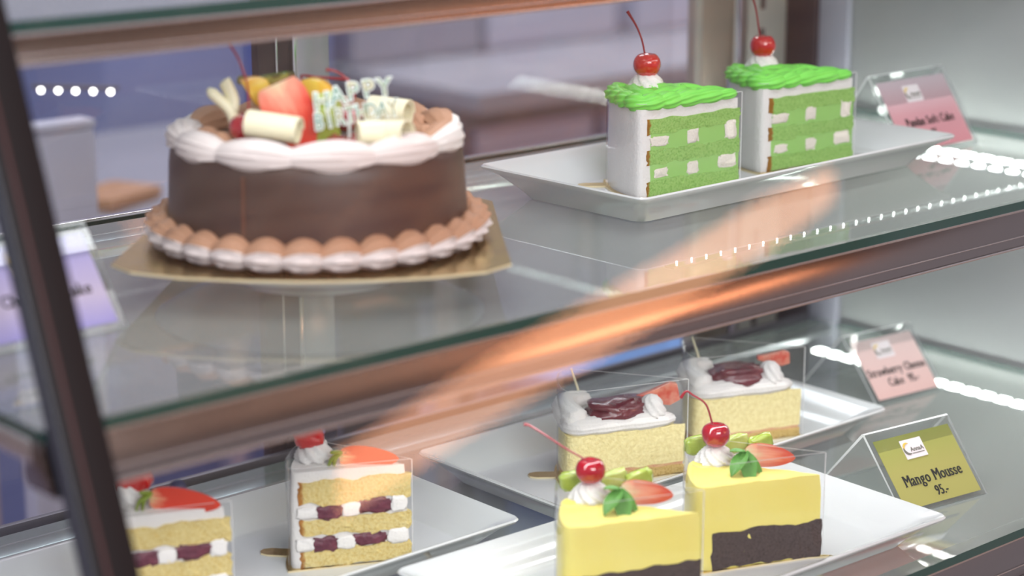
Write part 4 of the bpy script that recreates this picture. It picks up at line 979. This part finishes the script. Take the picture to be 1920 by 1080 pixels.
# ------------------------------------------------------------------ behind and in front of the case
floor_m = mat('brown_floor_tiles', (0.30, 0.20, 0.14), rough=0.35)
nt = floor_m.node_tree; br = nt.nodes.new('ShaderNodeTexBrick'); br.inputs['Scale'].default_value = 1.6
br.inputs['Color1'].default_value = (0.33, 0.23, 0.16, 1); br.inputs['Color2'].default_value = (0.22, 0.12, 0.09, 1); br.inputs['Mortar'].default_value = (0.48, 0.38, 0.30, 1)
br.inputs['Mortar Size'].default_value = 0.03; tc = next(n for n in nt.nodes if n.type == 'TEX_COORD'); nt.links.new(tc.outputs['Object'], br.inputs['Vector']); nt.links.new(br.outputs['Color'], nt.nodes['Principled BSDF'].inputs['Base Color'])
struct('floor', box_mesh('floor', (2, 0.5, -1.11), (14, 14, 0.02), floor_m))
struct('wall_back', box_mesh('wall_back', (2.5, 4.6, 0.4), (10, 0.1, 3.0), mat('lilac_wall', (0.40, 0.39, 0.48), rough=0.7)))
struct('floor_staff_side', box_mesh('floor_staff_side', (2.5, 3.0, -1.098), (7, 3.1, 0.006), mat('lilac_grey_floor', (0.44, 0.40, 0.50), rough=0.25, var=(2.5, (0.30, 0.26, 0.36), 0.3))))
ceil_m = mat('brown_ceiling_panels', (0.40, 0.29, 0.22), rough=0.6); nt = ceil_m.node_tree
br = nt.nodes.new('ShaderNodeTexBrick'); br.inputs['Scale'].default_value = 1.3; br.offset = 0.0
br.inputs['Color1'].default_value = (0.36, 0.25, 0.17, 1); br.inputs['Color2'].default_value = (0.17, 0.085, 0.075, 1); br.inputs['Mortar'].default_value = (0.55, 0.45, 0.36, 1); br.inputs['Mortar Size'].default_value = 0.035
tc = next(n for n in nt.nodes if n.type == 'TEX_COORD'); nt.links.new(tc.outputs['Object'], br.inputs['Vector']); nt.links.new(br.outputs['Color'], nt.nodes['Principled BSDF'].inputs['Base Color'])
struct('ceiling', box_mesh('ceiling', (3.2, -3.6, 2.0), (9, 7.2, 0.05), ceil_m))

M['lilac_white'] = mat('pale_lilac_door', (0.60, 0.62, 0.74), rough=0.4)
M['lilac_mid'] = mat('mid_lilac_panel', (0.32, 0.33, 0.42), rough=0.3)
M['blue'] = mat('blue_panel', (0.085, 0.15, 0.46), rough=0.5)
M['blue_pale'] = mat('pale_blue_panel', (0.22, 0.28, 0.52), rough=0.5)
M['grey_top'] = mat('grey_worktop', (0.36, 0.37, 0.41), rough=0.25)
M['taupe'] = mat('taupe_panel', (0.18, 0.165, 0.19), rough=0.5)
# long counter behind the case
t = empty('back_counter', (3.27, 2.9, -1.095), 0, 'grey topped counter with lilac doors standing behind the case', 'counter')
link('worktop', box_mesh('worktop', (0, 0, 0.885), (2.1, 0.66, 0.035), M['grey_top'], 0.004), t)
link('carcass', box_mesh('carcass', (0, 0.03, 0.45), (2.04, 0.56, 0.83), M['taupe'], 0.004), t)
for i in range(7):
    d = link('door', box_mesh('door', (-0.87+0.29*i, -0.265, 0.44), (0.27, 0.018, 0.78), M['lilac_mid'] if i % 2 else M['panel_lilac'], 0.003), t)
    link('handle', box_mesh('handle', (-0.87+0.29*i+0.10, -0.285, 0.60), (0.012, 0.016, 0.16), M['chrome'], 0.003), d)
# white boxes on the counter
for i, (x, wd, h, m) in enumerate(((2.40, 0.30, 0.22, 'panel_lilac'), (2.74, 0.34, 0.20, 'lilac_white'), (3.12, 0.30, 0.30, 'lilac_white'), (3.46, 0.22, 0.30, 'lilac_white'), (3.76, 0.26, 0.34, 'lilac_mid'))):
    b = empty('storage_box', (x, 3.06, -0.192), 0, ('grey lilac box at the left end of the back counter', 'wide low white box on the back counter', 'tall white box in the middle of the back counter', 'narrow white box beside the green slices on the back counter', 'dark lilac box at the right end of the back counter')[i], 'box', 'blurred boxes on the back counter')
    link('box_body', box_mesh('box_body', (0, 0, h*0.45), (wd, 0.22, h*0.9), M[m], 0.01), b); link('box_lid', box_mesh('box_lid', (0, 0, h*0.95), (wd+0.012, 0.232, h*0.1), M['grey_top'], 0.008), b)
# blue freezer and low table at the left
t = empty('blue_freezer', (1.94, 3.15, -1.095), 0, 'blue freezer standing far behind at the left of the sliding door', 'freezer')
link('freezer_body', box_mesh('freezer_body', (0, 0, 0.60), (0.46, 0.5, 1.2), M['blue_pale'], 0.02), t)
link('freezer_lid', box_mesh('freezer_lid', (0, 0, 1.25), (0.48, 0.52, 0.10), M['blue'], 0.02), t)
link('blue_side', box_mesh('blue_side', (0.10, -0.256, 0.75), (0.12, 0.012, 0.8), M['blue'], 0.004), t)
t = empty('work_table', (1.45, 2.45, -1.095), 0, 'grey work table behind the case at the left', 'table')
link('table_top', box_mesh('table_top', (0, 0, 0.87), (0.80, 0.62, 0.03), M['grey_top'], 0.004), t)
link('apron', box_mesh('apron', (0, -0.25, 0.78), (0.74, 0.02, 0.15), M['taupe'], 0.003), t)
for sx_, sy_ in ((-1, -1), (1, -1), (1, 1), (-1, 1)): link('leg', box_mesh('leg', (sx_*0.36, sy_*0.26, 0.4275), (0.04, 0.04, 0.855), M['steel'], 0.004), t)
t = empty('upright_panel', (1.075, 1.94, -1.095), 0, 'pale lilac upright panel close behind the glass at the far left', 'panel')
link('panel_body', box_mesh('panel_body', (0, 0, 0.53), (0.095, 0.03, 1.06), M['lilac_white'], 0.006), t)
link('panel_cap', box_mesh('panel_cap', (0, 0, 1.065), (0.097, 0.032, 0.01), M['lilac_white'], 0.004), t)
fb = empty('wooden_board', (1.36, 2.30, -0.2085), 0.4, 'tan wooden board lying on the work table at the left', 'board')
link('board_body', box_mesh('board_body', (0, 0, 0.008), (0.11, 0.08, 0.016), mat('tan_wood', (0.52, 0.28, 0.14), rough=0.5, var=(30, (0.45, 0.23, 0.11), 0.2)), 0.004), fb)
# a short bar of small bulbs hanging behind the case
t = empty('light_bar', (1.155, 2.02, -0.012), atan2(-0.065, 0.055), 'short bar of five small bright bulbs behind the case at far left', 'light')
link('bar', box_mesh('bar', (0, 0, 0.006), (0.10, 0.006, 0.004), M['dull_grey'], 0.001), t)
v, f = sphere(1, 14, 10, lambda p: p*0.0024); bm_ = mk('bulb', v, f, mat('bulb_glow', (1, 1, 1), emit=(1, 0.98, 0.92), es=12), angle=80)
for i in range(5): link('bulb', bm_, t, loc=(-0.040+0.020*i, 0, 0.002))
# blue crate seen through the lower tier
t = empty('blue_crate', (2.42, 2.40, -1.095), 0.2, 'blue crate on the floor seen above the cheesecakes', 'crate')
link('crate_body', box_mesh('crate_body', (0, 0, 0.21), (0.34, 0.30, 0.42), M['blue'], 0.01), t)
link('crate_lid', box_mesh('crate_lid', (0, 0, 0.435), (0.36, 0.32, 0.03), mat('pale_crate_lid', (0.20, 0.38, 0.72), rough=0.5), 0.008), t)

# warm ribbon lamp added on the customers' side, outline traced back from the peach streak
pts_a = [(4.69, -1.81), (4.50, -1.95), (4.36, -2.15), (4.15, -2.40), (3.90, -2.70), (3.62, -3.15)]
pts_b = [(4.86, -2.00), (4.80, -2.25), (4.62, -2.62), (4.42, -2.95), (4.20, -3.28), (3.95, -3.75)]
n = 24; A = spline([(*p, 1.30) for p in pts_a], n); B = spline([(*p, 1.30) for p in pts_b], n)
v = []; f = []
for i in range(n):
    for p in (A[i], B[i]):
        v.append(p); v.append(p+Vector((0, 0, 0.03)))
for i in range(n-1):
    a = 4*i; b = a+4
    f += [(a, b, b+2, a+2), (a+1, a+3, b+3, b+1), (a, a+1, b+1, b), (a+2, b+2, b+3, a+3)]
f += [(0, 2, 3, 1), (4*n-4, 4*n-3, 4*n-1, 4*n-2)]
tag(link('ribbon_emitter', mk('ribbon_emitter', v, f, M['emitter'], smooth=False)), 'warm glowing ribbon lamp added to mirror as a peach streak in the glass', 'emitter')
